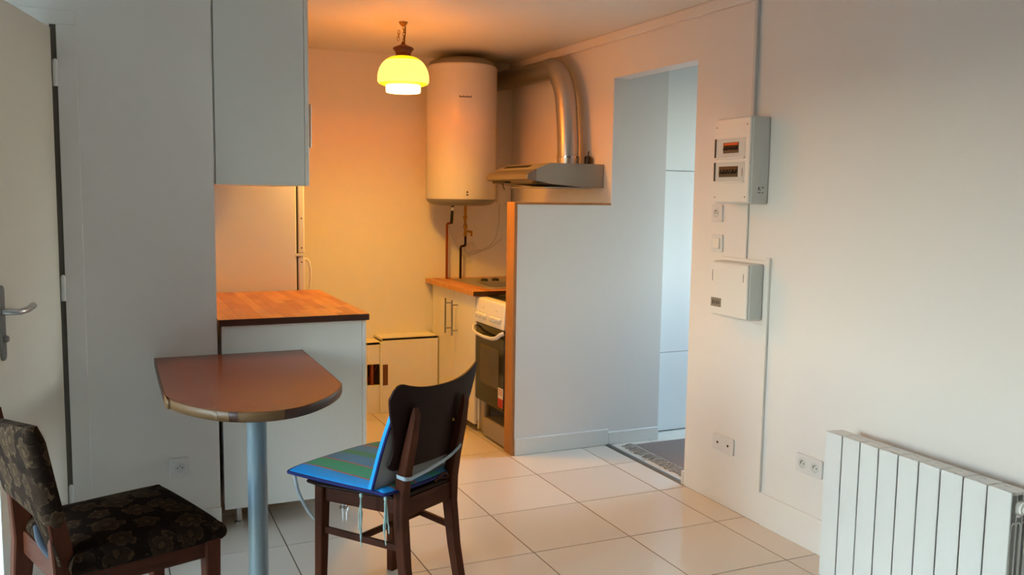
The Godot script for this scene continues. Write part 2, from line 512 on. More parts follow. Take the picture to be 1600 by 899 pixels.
func setting():
	# floor: slab, grout bed and the tiles
	var m := MB.new()
	m.bb(Vector3(XL - 0.2, -0.14, ZB - 0.12), Vector3(4.62, -0.0025, ZR + 0.12))
	var fl := struct("floor", m, M.grout)
	var gx := 1.5127
	var gz := -3.983
	var rng := RandomNumberGenerator.new()
	rng.seed = 4
	var rooms := [[XL, XW, ZB, ZR], [XW + 0.0, 4.4, -4.46, -1.0]]
	for rm in rooms:
		for i in range(-8, 8):
			for j in range(-5, 19):
				var x0 := maxf(gx + i * 0.45 + 0.0022, rm[0] + 0.002)
				var x1 := minf(gx + (i + 1) * 0.45 - 0.0022, rm[1] - 0.002)
				var z0 := maxf(gz + j * 0.45 + 0.0022, rm[2] + 0.002)
				var z1 := minf(gz + (j + 1) * 0.45 - 0.0022, rm[3] - 0.002)
				if x1 - x0 < 0.01 or z1 - z0 < 0.01: continue
				var t := MB.new()
				t.bb(Vector3(x0, -0.0024, z0), Vector3(x1, 0.0, z1), 0.0012)
				part("floor_tile", t, M.tiles[rng.randi() % 5], fl)
	# ceiling with the cove strip along the right wall
	m = MB.new()
	m.bb(Vector3(XL - 0.2, HC, ZB - 0.12), Vector3(4.62, HC + 0.15, ZR + 0.12))
	struct("ceiling", m, M.ceiling)
	m = MB.new()
	m.bb(Vector3(XW - 0.022, HC - 0.05, ZB), Vector3(XW, HC, ZR), 0.004)
	struct("trim_1", m, M.wall)
	# right wall with the passage to the hall
	m = MB.new()
	m.bb(Vector3(XW, 0, ZB - 0.12), Vector3(XW + 0.10, HC, ZP))
	m.bb(Vector3(XW, 2.087, ZP), Vector3(XW + 0.10, HC, -3.555))
	m.bb(Vector3(XW, 0, -3.555), Vector3(XW + 0.10, HC, ZR + 0.12))
	struct("wall_right", m, M.wall)
	# kitchen back wall, with the slightly proud strip behind the heater
	m = MB.new()
	m.bb(Vector3(0.25, 0, ZB - 0.12), Vector3(XW, HC, ZB))
	m.bb(Vector3(1.99, 0.5, ZB), Vector3(XW, HC, ZB + 0.008))
	struct("wall_back", m, M.wall)
	# kitchen left wall behind the units
	m = MB.new()
	m.bb(Vector3(0.25, 0, ZB), Vector3(0.375, HC, ZE - 0.10))
	struct("wall_kitchen", m, M.wall)
	# end wall with the doorway
	m = MB.new()
	m.bb(Vector3(XL, 0, ZE - 0.10), Vector3(-1.03, HC, ZE))
	m.bb(Vector3(-1.03, 2.06, ZE - 0.10), Vector3(-0.16, HC, ZE))
	m.bb(Vector3(-0.16, 0, ZE - 0.10), Vector3(0.388, HC, ZE))
	struct("wall_end", m, M.wall)
	m = MB.new()
	m.bb(Vector3(-0.085, 0, ZE), Vector3(0.39, 0.10, ZE + 0.012), 0.003)
	struct("baseboard_end", m, M.white)
	# dark corridor behind the doorway
	m = MB.new()
	m.bb(Vector3(XL - 0.12, 0, -5.0), Vector3(0.25, HC, -4.9))
	m.bb(Vector3(XL - 0.12, 0, -4.9), Vector3(XL, HC, ZE - 0.10))
	struct("wall_corridor", m, M.wall)
	# window wall (to the left, outside the frame) with a wide French window
	var wz0 := -3.3
	var wz1 := -1.55
	var wh := 1.99
	m = MB.new()
	m.bb(Vector3(XL - 0.2, 0, ZE - 0.1), Vector3(XL, HC, wz0))
	m.bb(Vector3(XL - 0.2, wh, wz0), Vector3(XL, HC, wz1))
	m.bb(Vector3(XL - 0.2, 0, wz0), Vector3(XL, 0.08, wz1))
	m.bb(Vector3(XL - 0.2, 0, wz1), Vector3(XL, HC, ZR + 0.12))
	struct("wall_left", m, M.wall)
	window("window_1", Vector3(XL - 0.12, 0.08, (wz0 + wz1) * 0.5), wz1 - wz0, wh - 0.08)
	m = MB.new()
	m.bb(Vector3(XL - 0.2, 0, ZR), Vector3(XW, HC, ZR + 0.12))
	struct("wall_rear", m, M.concrete)
	# half wall beside the cooker: plaster, wooden end post and cap
	m = MB.new()
	m.bb(Vector3(1.99, 0, ZP - 0.09), Vector3(XW, 1.383, ZP))
	struct("wall_half", m, M.wall)
	m = MB.new()
	m.bb(Vector3(1.972, 0, ZP - 0.098), Vector3(1.99, 1.395, ZP + 0.004), 0.002)
	struct("trim_2", m, M.post_wood)
	m = MB.new()
	m.bb(Vector3(1.99, 1.383, ZP - 0.095), Vector3(XW, 1.395, ZP + 0.003), 0.002)
	struct("trim_3", m, M.post_wood)
	m = MB.new()
	m.bb(Vector3(1.99, 0, ZP), Vector3(2.585, 0.095, ZP + 0.014), 0.004)
	struct("baseboard_half", m, M.white)
	m = MB.new()
	m.bb(Vector3(2.585, 0, ZP), Vector3(2.93, 0.075, ZP + 0.010), 0.003)
	struct("baseboard_jamb", m, M.white)
	m = MB.new()
	m.bb(Vector3(XW - 0.006, 0, -2.98), Vector3(XW, 0.147, ZR), 0.002)
	struct("baseboard_right", m, M.wall)
	m = MB.new()
	m.bb(Vector3(XW - 0.003, 0, -3.575), Vector3(XW + 0.1, 0.07, -3.558), 0.002)
	struct("baseboard_passage", m, M.white)
	# low boxed-in pipes along the kitchen back wall
	m = MB.new()
	m.bb(Vector3(1.58, 0, -5.528), Vector3(1.965, 0.495, -5.51), 0.003)
	m.bb(Vector3(1.58, 0.477, ZB), Vector3(1.965, 0.495, -5.51), 0.003)
	m.bb(Vector3(1.02, 0, -5.543), Vector3(1.485, 0.47, -5.525), 0.002)
	m.bb(Vector3(1.485, 0.325, -5.543), Vector3(1.58, 0.47, -5.525), 0.0)
	m.bb(Vector3(1.485, 0.0, -5.543), Vector3(1.58, 0.185, -5.525), 0.0)
	m.bb(Vector3(1.02, 0.452, ZB), Vector3(1.58, 0.47, -5.525), 0.002)
	var bx := struct("trim_4", m, M.wall)
	m = MB.new()
	m.bb(Vector3(1.566, 0, -5.523), Vector3(1.583, 0.47, -5.502), 0.003)
	part("batten", m, M.laminate_edge, bx)
	m = MB.new()
	m.bb(Vector3(1.583, 0.185, -5.5095), Vector3(1.618, 0.322, -5.507))
	part("pipe_recess", m, M.recess, bx)
	m = MB.new()
	m.tube([Vector3(1.525, 0.18, -5.56), Vector3(1.525, 0.34, -5.56)], 0.016, 10)
	m.tube([Vector3(1.50, 0.2, -5.585), Vector3(1.565, 0.3, -5.585)], 0.012, 10)
	part("pipe", m, M.copper, bx)
	m = MB.new()
	m.bb(Vector3(1.495, 0.185, -5.62), Vector3(1.58, 0.33, -5.60))
	part("recess_back", m, M.recess, bx)
	# thin cable trunking above it
	m = MB.new()
	m.bb(Vector3(1.487, 0.47, ZB), Vector3(1.50, 0.64, ZB + 0.01), 0.002)
	struct("trim_5", m, M.wall)
	door()

func window(called: String, at: Vector3, wid: float, hei: float):
	# double casement: outer frame and two leaves with a muntin each, axis along z
	var o := at
	var m := MB.new()
	for s in [-1.0, 1.0]:
		m.bb(at + Vector3(-0.035, 0, s * (wid * 0.5 - 0.025) - 0.025), at + Vector3(0.035, hei, s * (wid * 0.5 - 0.025) + 0.025), 0.004)
	m.bb(at + Vector3(-0.035, 0, -wid * 0.5), at + Vector3(0.035, 0.05, wid * 0.5), 0.004)
	m.bb(at + Vector3(-0.035, hei - 0.05, -wid * 0.5), at + Vector3(0.035, hei, wid * 0.5), 0.004)
	m.bb(at + Vector3(-0.03, 0, -0.045), at + Vector3(0.03, hei, 0.045), 0.004)
	var w := struct(called, m, M.white)
	for s in [-1.0, 1.0]:
		m = MB.new()
		m.bb(at + Vector3(-0.02, 0.7, s * wid * 0.25 - wid * 0.22), at + Vector3(0.02, 0.73, s * wid * 0.25 + wid * 0.22), 0.003)
		part("glazing_bar", m, M.white, w)

func door():
	var hp := Vector3(-0.185, 0, ZE + 0.012)
	# frame
	var m := MB.new()
	m.bb(Vector3(-0.168, 0, ZE - 0.11), Vector3(-0.10, 2.045, ZE + 0.004), 0.002)
	m.bb(Vector3(-1.04, 0, ZE - 0.11), Vector3(-0.97, 2.045, ZE + 0.004), 0.002)
	m.bb(Vector3(-1.04, 2.045, ZE - 0.11), Vector3(-0.10, 2.10, ZE + 0.004), 0.002)
	struct("trim_6", m, M.wall)
	m = MB.new()
	m.bb(Vector3(-0.190, 0.01, ZE - 0.10), Vector3(-0.167, 2.045, ZE - 0.006))
	struct("trim_7", m, M.gap_grey)
	var root := Node3D.new()
	root.name = "door_1"
	root.set_meta("kind", "structure")
	add_child(root, true)
	# local: +x from the hinge towards the free edge, z the thickness, the seen face is z = 0 side
	var t := deg_to_rad(12.8)
	var dv := Vector3(-sin(t), 0, cos(t))
	var nv := Vector3(dv.z, 0, -dv.x)   # towards the kitchen
	root.transform = Transform3D(Basis(dv, Vector3.UP, nv * -1.0), hp + Vector3(0, 0, 0.004))
	# columns: x = dv, y = up, z = -nv ; right-handed: dv x up = ?
	if root.transform.basis.determinant() < 0:
		root.transform.basis = Basis(dv, Vector3.UP, nv)
	var zs := 1.0 if root.transform.basis.z.dot(nv) > 0 else -1.0
	m = MB.new()
	m.box(Vector3(0.352, 1.02, -zs * 0.02), Vector3(0.70, 2.02, 0.04), 0.002)
	part("door_panel", m, M.door_paint, root)
	m = MB.new()
	m.prism(rrect(0.042, 0.24, 0.018), Vector3(0.632, 1.005, 0), Vector3(1, 0, 0), Vector3(0, 1, 0), Vector3(0, 0, zs), 0.007, 0.002)
	part("handle_plate", m, M.alu_grey, root)
	m = MB.new()
	m.tube([Vector3(0.632, 1.04, 0), Vector3(0.632, 1.04, zs * 0.045), Vector3(0.622, 1.04, zs * 0.055), Vector3(0.56, 1.04, zs * 0.058), Vector3(0.505, 1.045, zs * 0.057), Vector3(0.497, 1.045, zs * 0.055)], [0.010, 0.010, 0.0105, 0.0105, 0.0105, 0.007], 12)
	part("door_lever", m, M.alu, root)
	m = MB.new()
	m.lathe([Vector2(0.0, 0.02), Vector2(0.008, 0.02), Vector2(0.011, 0.017), Vector2(0.011, 0.0)], Vector3(0.632, 0.955, 0), 16, Vector3(0, 0, zs), false)
	part("lock_cylinder", m, M.alu_grey, root)
	for y in [1.86, 1.045, 0.215]:
		m = MB.new()
		m.rod(Vector3(-0.002, y - 0.045, zs * 0.011), Vector3(-0.002, y + 0.045, zs * 0.011), 0.009)
		m.lathe([Vector2(0.009, 0.0), Vector2(0.007, 0.008), Vector2(0.0, 0.012)], Vector3(-0.002, y + 0.045, zs * 0.011), 12)
		part("hinge", m, M.white_matt, root)

func rrect(w: float, h: float, rad: float, n := 5) -> PackedVector2Array:
	var p := PackedVector2Array()
	for c in [[1, 1, 0.0], [-1, 1, PI * 0.5], [-1, -1, PI], [1, -1, PI * 1.5]]:
		for k in n + 1:
			var a: float = c[2] + PI * 0.5 * k / n
			p.append(Vector2(c[0] * (w * 0.5 - rad) + cos(a) * rad, c[1] * (h * 0.5 - rad) + sin(a) * rad))
	return p

func bar_handle(parent: Node, o: Vector3, c: Vector3, length: float, out: Vector3):
	# vertical bar pull on two posts
	var m := MB.new(o)
	var b := c + out * 0.039
	m.rod(b - Vector3(0, length * 0.5, 0), b + Vector3(0, length * 0.5, 0), 0.006, -1.0, 12)
	for s in [-1.0, 1.0]:
		m.rod(c + Vector3(0, s * length * 0.36, 0), b + Vector3(0, s * length * 0.36, 0), 0.0045, -1.0, 10)
	part("handle", m, M.steel, parent)

func worktop(called: String, label: String, lo: Vector3, hi: Vector3, rows: int, sd: int, band_front: bool):
	# butcher-block top whose staves run along z
	var at := Vector3((lo.x + hi.x) * 0.5, lo.y, (lo.z + hi.z) * 0.5)
	var t := thing(called, label, "worktop", at, Basis.IDENTITY, "butcher block worktops")
	var rng := RandomNumberGenerator.new()
	rng.seed = sd
	var w := (hi.x - lo.x) / rows
	for i in rows:
		var z := lo.z
		var first := true
		while z < hi.z - 0.001:
			var l := rng.randf_range(0.16, 0.42)
			if first: l *= rng.randf_range(0.3, 1.0)
			first = false
			var z2 := minf(z + l, hi.z)
			if hi.z - z2 < 0.05: z2 = hi.z
			var m := MB.new(at)
			m.bb(Vector3(lo.x + i * w + 0.0002, lo.y, z + 0.0002), Vector3(lo.x + (i + 1) * w - 0.0002, hi.y + rng.randf_range(-0.0002, 0.0), z2 - 0.0002), 0.0006)
			part("stave", m, M.staves[rng.randi() % 5], t)
			z = z2
	if band_front:
		var m := MB.new(at)
		m.bb(Vector3(lo.x, lo.y, hi.z), Vector3(hi.x, hi.y - 0.001, hi.z + 0.004), 0.001)
		part("end_band", m, M.stave_edge, t)

func kitchen_left():
	# base unit
	var at := Vector3(0.70, 0, -4.30)
	var t := thing("base_cabinet", "white kitchen base cabinet on short chrome legs behind the small table", "cabinet", at, Basis.IDENTITY, "kitchen base cabinets")
	var m := MB.new(at)
	m.bb(Vector3(0.405, 0.082, ZE - 0.018), Vector3(1.0, 0.872, ZE), 0.0012)
	part("side_panel", m, M.laminate, t)
	m = MB.new(at)
	m.bb(Vector3(0.405, 0.10, -4.80), Vector3(1.0, 0.87, ZE - 0.0185), 0.001)
	part("body", m, M.laminate_edge, t)
	for k in 2:
		m = MB.new(at)
		var z1 := ZE - 0.001 - k * 0.495
		m.bb(Vector3(1.0015, 0.085, z1 - 0.492), Vector3(1.0195, 0.868, z1), 0.0015)
		var d := part("door", m, M.laminate_edge, t)
		bar_handle(d, at, Vector3(1.0195, 0.74, z1 - (0.45 if k == 0 else 0.045)), 0.19, Vector3.RIGHT)
	for q in [Vector3(0.47, 0, -3.87), Vector3(0.93, 0, -3.87), Vector3(0.47, 0, -4.74), Vector3(0.93, 0, -4.74)]:
		m = MB.new(at)
		m.lathe([Vector2(0.0, 0.0), Vector2(0.022, 0.0), Vector2(0.022, 0.008), Vector2(0.014, 0.012), Vector2(0.014, 0.102), Vector2(0.0, 0.102)], q, 16, Vector3.UP, false)
		part("leg", m, M.chrome, t)
	worktop("butcher_block_worktop", "orange-brown butcher block worktop on the white base cabinet beside the fridge", Vector3(0.392, 0.873, -4.835), Vector3(1.028, 0.901, -3.79), 14, 31, true)
	# wall unit
	at = Vector3(0.59, 1.457, -4.2)
	t = thing("wall_cabinet", "tall pale grey-white wall cabinet hanging above the left worktop", "cabinet", at)
	m = MB.new(at)
	m.bb(Vector3(0.396, 1.457, ZE - 0.016), Vector3(0.755, HC - 0.004, ZE), 0.001)
	part("side_panel", m, M.laminate, t)
	m = MB.new(at)
	m.bb(Vector3(0.378, 1.459, -4.79), Vector3(0.755, HC - 0.005, ZE - 0.0165), 0.001)
	part("body", m, M.laminate_edge, t)
	for k in 2:
		m = MB.new(at)
		var z1 := ZE - 0.001 - k * 0.485
		m.bb(Vector3(0.757, 1.457, z1 - 0.482), Vector3(0.775, HC - 0.012, z1), 0.0015)
		var d := part("door", m, M.laminate_edge, t)
		bar_handle(d, at, Vector3(0.775, 1.722, z1 - (0.165 if k == 0 else 0.40)), 0.19, Vector3.RIGHT)
	# fridge
	at = Vector3(0.66, 0, -5.12)
	t = thing("fridge_freezer", "white two-door fridge standing past the left worktop, curved grip handle", "fridge", at)
	m = MB.new(at)
	m.bb(Vector3(0.38, 0.03, -5.42), Vector3(0.913, 1.62, -4.845), 0.006)
	part("body", m, M.white, t)
	m = MB.new(at)
	m.bb(Vector3(0.913, 0.06, -5.415), Vector3(0.921, 1.61, -4.852))
	part("door_seal", m, M.dark, t)
	for e in [[0.06, 1.083], [1.100, 1.615]]:
		m = MB.new(at)
		m.bb(Vector3(0.921, e[0], -5.42), Vector3(0.957, e[1], -4.847), 0.007)
		var d := part("door", m, M.white, t)
		for y in [e[0] + 0.03, e[1] - 0.03] if e[0] < 1 else [e[0] + 0.03, e[0] + 0.19]:
			m = MB.new(at)
			m.lathe([Vector2(0.004, 0.0), Vector2(0.004, 0.002), Vector2(0.0, 0.0022)], Vector3(0.940, y, -4.847), 10, Vector3(0, 0, 1), false)
			part("screw", m, M.ink, d)
		if e[0] < 1:
			m = MB.new(at)
			m.tube([Vector3(0.957, 1.065, -4.872), Vector3(0.972, 1.066, -4.872), Vector3(0.984, 1.052, -4.872), Vector3(0.992, 1.01, -4.872), Vector3(0.993, 0.96, -4.872), Vector3(0.986, 0.91, -4.872), Vector3(0.976, 0.885, -4.872), Vector3(0.957, 0.88, -4.872)], 0.0075, 10)
			part("handle", m, M.white, d)
	m = MB.new(at)
	m.bb(Vector3(0.905, 1.084, -4.88), Vector3(0.95, 1.099, -4.842), 0.003)
	part("hinge", m, M.plastic_grey, t)
	for q in [Vector3(0.42, 0, -4.87), Vector3(0.87, 0, -4.87), Vector3(0.42, 0, -5.37), Vector3(0.87, 0, -5.37)]:
		m = MB.new(at)
		m.rod(q, q + Vector3(0, 0.032, 0), 0.02)
		part("foot", m, M.black, t)

func kitchen_right():
	# base unit with two doors
	var at := Vector3(2.26, 0, -5.28)
	var t := thing("base_cabinet", "white two-door base cabinet with paired bar handles beside the cooker", "cabinet", at, Basis.IDENTITY, "kitchen base cabinets")
	var m := MB.new(at)
	m.bb(Vector3(1.99, 0.07, -5.68), Vector3(2.54, 0.832, -4.875), 0.001)
	part("body", m, M.laminate_edge, t)
	m = MB.new(at)
	m.bb(Vector3(2.03, 0.0, -5.68), Vector3(2.045, 0.07, -4.88))
	part("plinth", m, M.stave_edge, t)
	for k in 2:
		m = MB.new(at)
		var z0 := -5.64 if k == 0 else -5.222
		var z1 := -5.226 if k == 0 else -4.872
		m.bb(Vector3(1.971, 0.045, z0), Vector3(1.989, 0.83, z1), 0.0015)
		var d := part("door", m, M.laminate_edge, t)
		bar_handle(d, at, Vector3(1.971, 0.66, -5.285 if k == 0 else -5.165), 0.225, Vector3.LEFT)
	worktop("butcher_block_worktop", "butcher block worktop in the kitchen corner under the water heater", Vector3(1.94, 0.833, -5.70), Vector3(2.55, 0.861, -4.83), 14, 57, true)
	# inset sink board
	at = Vector3(2.30, 0.861, -5.25)
	t = thing("sink", "shallow brushed metal sink top set into the kitchen corner worktop", "sink", at)
	m = MB.new(at)
	m.prism(rrect(0.44, 0.66, 0.03), at, Vector3.RIGHT, Vector3(0, 0, 1), Vector3.UP, 0.004, 0.0015)
	part("rim", m, M.steel_dull, t)
	m = MB.new(at)
	m.prism(rrect(0.34, 0.30, 0.04), at + Vector3(0, 0.0042, 0.12), Vector3.RIGHT, Vector3(0, 0, 1), Vector3.UP, 0.001)
	part("basin", m, M.steel, t)
	m = MB.new(at)
	m.lathe([Vector2(0.0, 0.016), Vector2(0.018, 0.016), Vector2(0.024, 0.010), Vector2(0.024, 0.0)], at + Vector3(-0.06, 0.004, -0.13), 16)
	m.lathe([Vector2(0.0, 0.016), Vector2(0.018, 0.016), Vector2(0.024, 0.010), Vector2(0.024, 0.0)], at + Vector3(0.02, 0.004, -0.13), 16)
	part("plug", m, M.dark, t)
	cooker()
	heater()
	hood()
	pipes()

func cooker():
	var at := Vector3(2.24, 0, -4.65)
	var t := thing("cooker", "white free-standing cooker with black oven door beside the half wall", "cooker", at)
	var z0 := -4.864
	var z1 := -4.436
	var m := MB.new(at)
	m.bb(Vector3(1.99, 0.02, z0), Vector3(2.0, 0.81, z0 + 0.016), 0.001)
	m.bb(Vector3(2.0, 0.02, z0), Vector3(2.52, 0.81, z0 + 0.014), 0.001)
	m.bb(Vector3(2.0, 0.02, z1 - 0.014), Vector3(2.52, 0.81, z1), 0.001)
	m.bb(Vector3(2.505, 0.02, z0), Vector3(2.52, 0.81, z1))
	m.bb(Vector3(2.0, 0.21, z0 + 0.014), Vector3(2.5, 0.225, z1 - 0.014))
	part("body", m, M.white, t)
	m = MB.new(at)
	m.bb(Vector3(1.985, 0.81, z0), Vector3(2.53, 0.828, z1), 0.004)
	part("hob_surround", m, M.white, t)
	m = MB.new(at)
	m.bb(Vector3(2.03, 0.828, z0 + 0.04), Vector3(2.51, 0.832, z1 - 0.02), 0.002)
	part("hob_plate", m, M.black, t)
	for q in [Vector3(2.15, 0.832, -4.75), Vector3(2.15, 0.832, -4.55), Vector3(2.39, 0.832, -4.75), Vector3(2.39, 0.832, -4.55)]:
		m = MB.new(at)
		m.lathe([Vector2(0.075, 0.0), Vector2(0.075, 0.006), Vector2(0.068, 0.009), Vector2(0.0, 0.008)], q, 24, Vector3.UP, false)
		part("hotplate", m, M.dark, t)
	# control panel, leaning back a little
	m = MB.new(at)
	m.prism(PackedVector2Array([Vector2(1.966, 0.683), Vector2(2.0, 0.683), Vector2(2.0, 0.827), Vector2(1.984, 0.827), Vector2(1.976, 0.817)]), Vector3(0, 0, z0), Vector3.RIGHT, Vector3.UP, Vector3(0, 0, 1), z1 - z0, 0.002)
	var cp := part("control_panel", m, M.white, t)
	for z in [-4.815, -4.765, -4.715, -4.60, -4.55, -4.50]:
		m = MB.new(at)
		m.lathe([Vector2(0.0, 0.022), Vector2(0.013, 0.022), Vector2(0.016, 0.019), Vector2(0.019, 0.0)], Vector3(1.970, 0.727, z), 18, Vector3(-1, 0.06, 0).normalized())
		m.box(Vector3(1.947, 0.729, z), Vector3(0.006, 0.026, 0.005), 0.001)
		part("knob", m, M.plastic, cp)
		m = MB.new(at)
		for a in [-2.2, -1.4, -0.7, 0.7, 1.4, 2.2]:
			m.box(Vector3(1.969, 0.727 + cos(a) * 0.024, z + sin(a) * 0.024), Vector3(0.002, 0.003, 0.003))
		part("dial_marks", m, M.ink, cp)
	for z in [-4.75, -4.56]:
		m = MB.new(at)
		m.lathe([Vector2(0.0, 0.003), Vector2(0.003, 0.002), Vector2(0.004, 0.0)], Vector3(1.974, 0.775, z), 10, Vector3.LEFT)
		part("pilot_lamp", m, M.ink, cp)
	# oven door
	m = MB.new(at)
	m.bb(Vector3(1.972, 0.215, z0 + 0.004), Vector3(1.999, 0.678, z1 - 0.004), 0.003)
	var od := part("oven_door", m, M.oven_glass, t)
	m = MB.new(at)
	m.bb(Vector3(1.9708, 0.33, z0 + 0.075), Vector3(1.9722, 0.56, z1 - 0.075))
	part("viewing_window", m, M.smoke, od)
	m = MB.new(at)
	m.tube([Vector3(1.972, 0.664, z0 + 0.012), Vector3(1.952, 0.655, z0 + 0.018), Vector3(1.938, 0.634, z0 + 0.045), Vector3(1.933, 0.624, z0 + 0.10), Vector3(1.932, 0.620, (z0 + z1) * 0.5), Vector3(1.933, 0.624, z1 - 0.10), Vector3(1.938, 0.634, z1 - 0.045), Vector3(1.952, 0.655, z1 - 0.018), Vector3(1.972, 0.664, z1 - 0.012)], 0.0075, 12, true, 1.5)
	part("handle", m, M.white, od)
	m = MB.new(at)
	m.bb(Vector3(1.9702, 0.236, -4.515), Vector3(1.9715, 0.348, -4.445))
	var stk := part("energy_sticker", m, M.paper, od)
	m = MB.new(at)
	m.bb(Vector3(1.9695, 0.236, -4.515), Vector3(1.9702, 0.288, -4.445))
	m.bb(Vector3(1.9697, 0.262, -4.505), Vector3(1.9701, 0.266, -4.46))
	for y in [0.335, 0.322, 0.309]:
		m.bb(Vector3(1.9697, y, -4.508), Vector3(1.9702, y + 0.004, -4.455))
	part("print", m, M.red, od)
	# open storage space underneath: bare metal post, floor pan
	m = MB.new(at)
	m.prism(rrect(0.05, 0.055, 0.02), Vector3(2.02, 0.02, z0 + 0.052), Vector3.RIGHT, Vector3(0, 0, 1), Vector3.UP, 0.188, 0.001)
	part("metal_post", m, M.steel_dull, t)
	m = MB.new(at)
	m.bb(Vector3(1.985, 0.012, z0 + 0.10), Vector3(2.0, 0.115, z1), 0.002)
	m.bb(Vector3(2.0, 0.10, z0 + 0.10), Vector3(2.48, 0.115, z1 - 0.015), 0.002)
	part("drawer_front", m, M.steel_dull, t)
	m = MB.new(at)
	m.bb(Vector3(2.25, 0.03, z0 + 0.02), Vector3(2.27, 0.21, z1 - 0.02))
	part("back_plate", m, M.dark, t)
	for q in [Vector3(2.03, 0, z0 + 0.03), Vector3(2.03, 0, z1 - 0.03), Vector3(2.47, 0, z0 + 0.03), Vector3(2.47, 0, z1 - 0.03)]:
		m = MB.new(at)
		m.rod(q, q + Vector3(0, 0.03, 0), 0.016)
		part("foot", m, M.black, t)

func heater():
	var at := Vector3(2.092, 1.36, -5.44)
	var t := thing("water_heater", "white cylindrical electric water heater on the wall in the kitchen corner", "water heater", at)
	var m := MB.new(at)
	var c := Vector3(at.x, 0, at.z)
	m.lathe([Vector2(0.226, 1.402), Vector2(0.229, 1.406), Vector2(0.229, 2.235), Vector2(0.226, 2.245), Vector2(0.218, 2.25)], c, 56)
	part("tank", m, M.enamel, t)
	m = MB.new(at)
	m.lathe([Vector2(0.218, 2.25), Vector2(0.205, 2.275), Vector2(0.16, 2.295), Vector2(0.0, 2.303)], c, 56)
	part("top_cap", m, M.cap_grey, t)
	m = MB.new(at)
	m.lathe([Vector2(0.0, 1.358), Vector2(0.15, 1.36), Vector2(0.20, 1.370), Vector2(0.222, 1.388), Vector2(0.229, 1.402)], c, 56)
	part("bottom_cap", m, M.cap_grey, t)
	# maker's badge (too small to read in the photograph) and the pilot light
	var seg := 10
	m = MB.new(at)
	for k in seg:
		var a := deg_to_rad(-3.0 - 21.0 + k * 1.95)
		var d := Vector3(sin(a), 0, cos(a))
		m.box(c + d * 0.2295 + Vector3(0, 2.037 + (0.002 if k % 3 == 0 else 0.0), 0), Vector3(0.0055, 0.009 + (0.004 if k % 3 == 0 else 0.0), 0.001), 0.0, Basis(Vector3.UP, a))
	part("badge", m, M.smoke, t)
	m = MB.new(at)
	var a2 := deg_to_rad(-11.0)
	var d2 := Vector3(sin(a2), 0, cos(a2))
	m.box(c + d2 * 0.229 + Vector3(0, 1.447, 0), Vector3(0.010, 0.012, 0.004), 0.001, Basis(Vector3.UP, a2))
	m.box(c + d2 * 0.229 + Vector3(0, 1.430, 0), Vector3(0.012, 0.010, 0.004), 0.001, Basis(Vector3.UP, a2))
	part("pilot_window", m, M.smoke, t)
	m = MB.new(at)
	m.bb(Vector3(1.96, 1.52, ZB), Vector3(2.22, 1.57, at.z - 0.18))
	m.bb(Vector3(1.96, 2.05, ZB), Vector3(2.22, 2.10, at.z - 0.18))
	part("bracket", m, M.steel_dull, t)

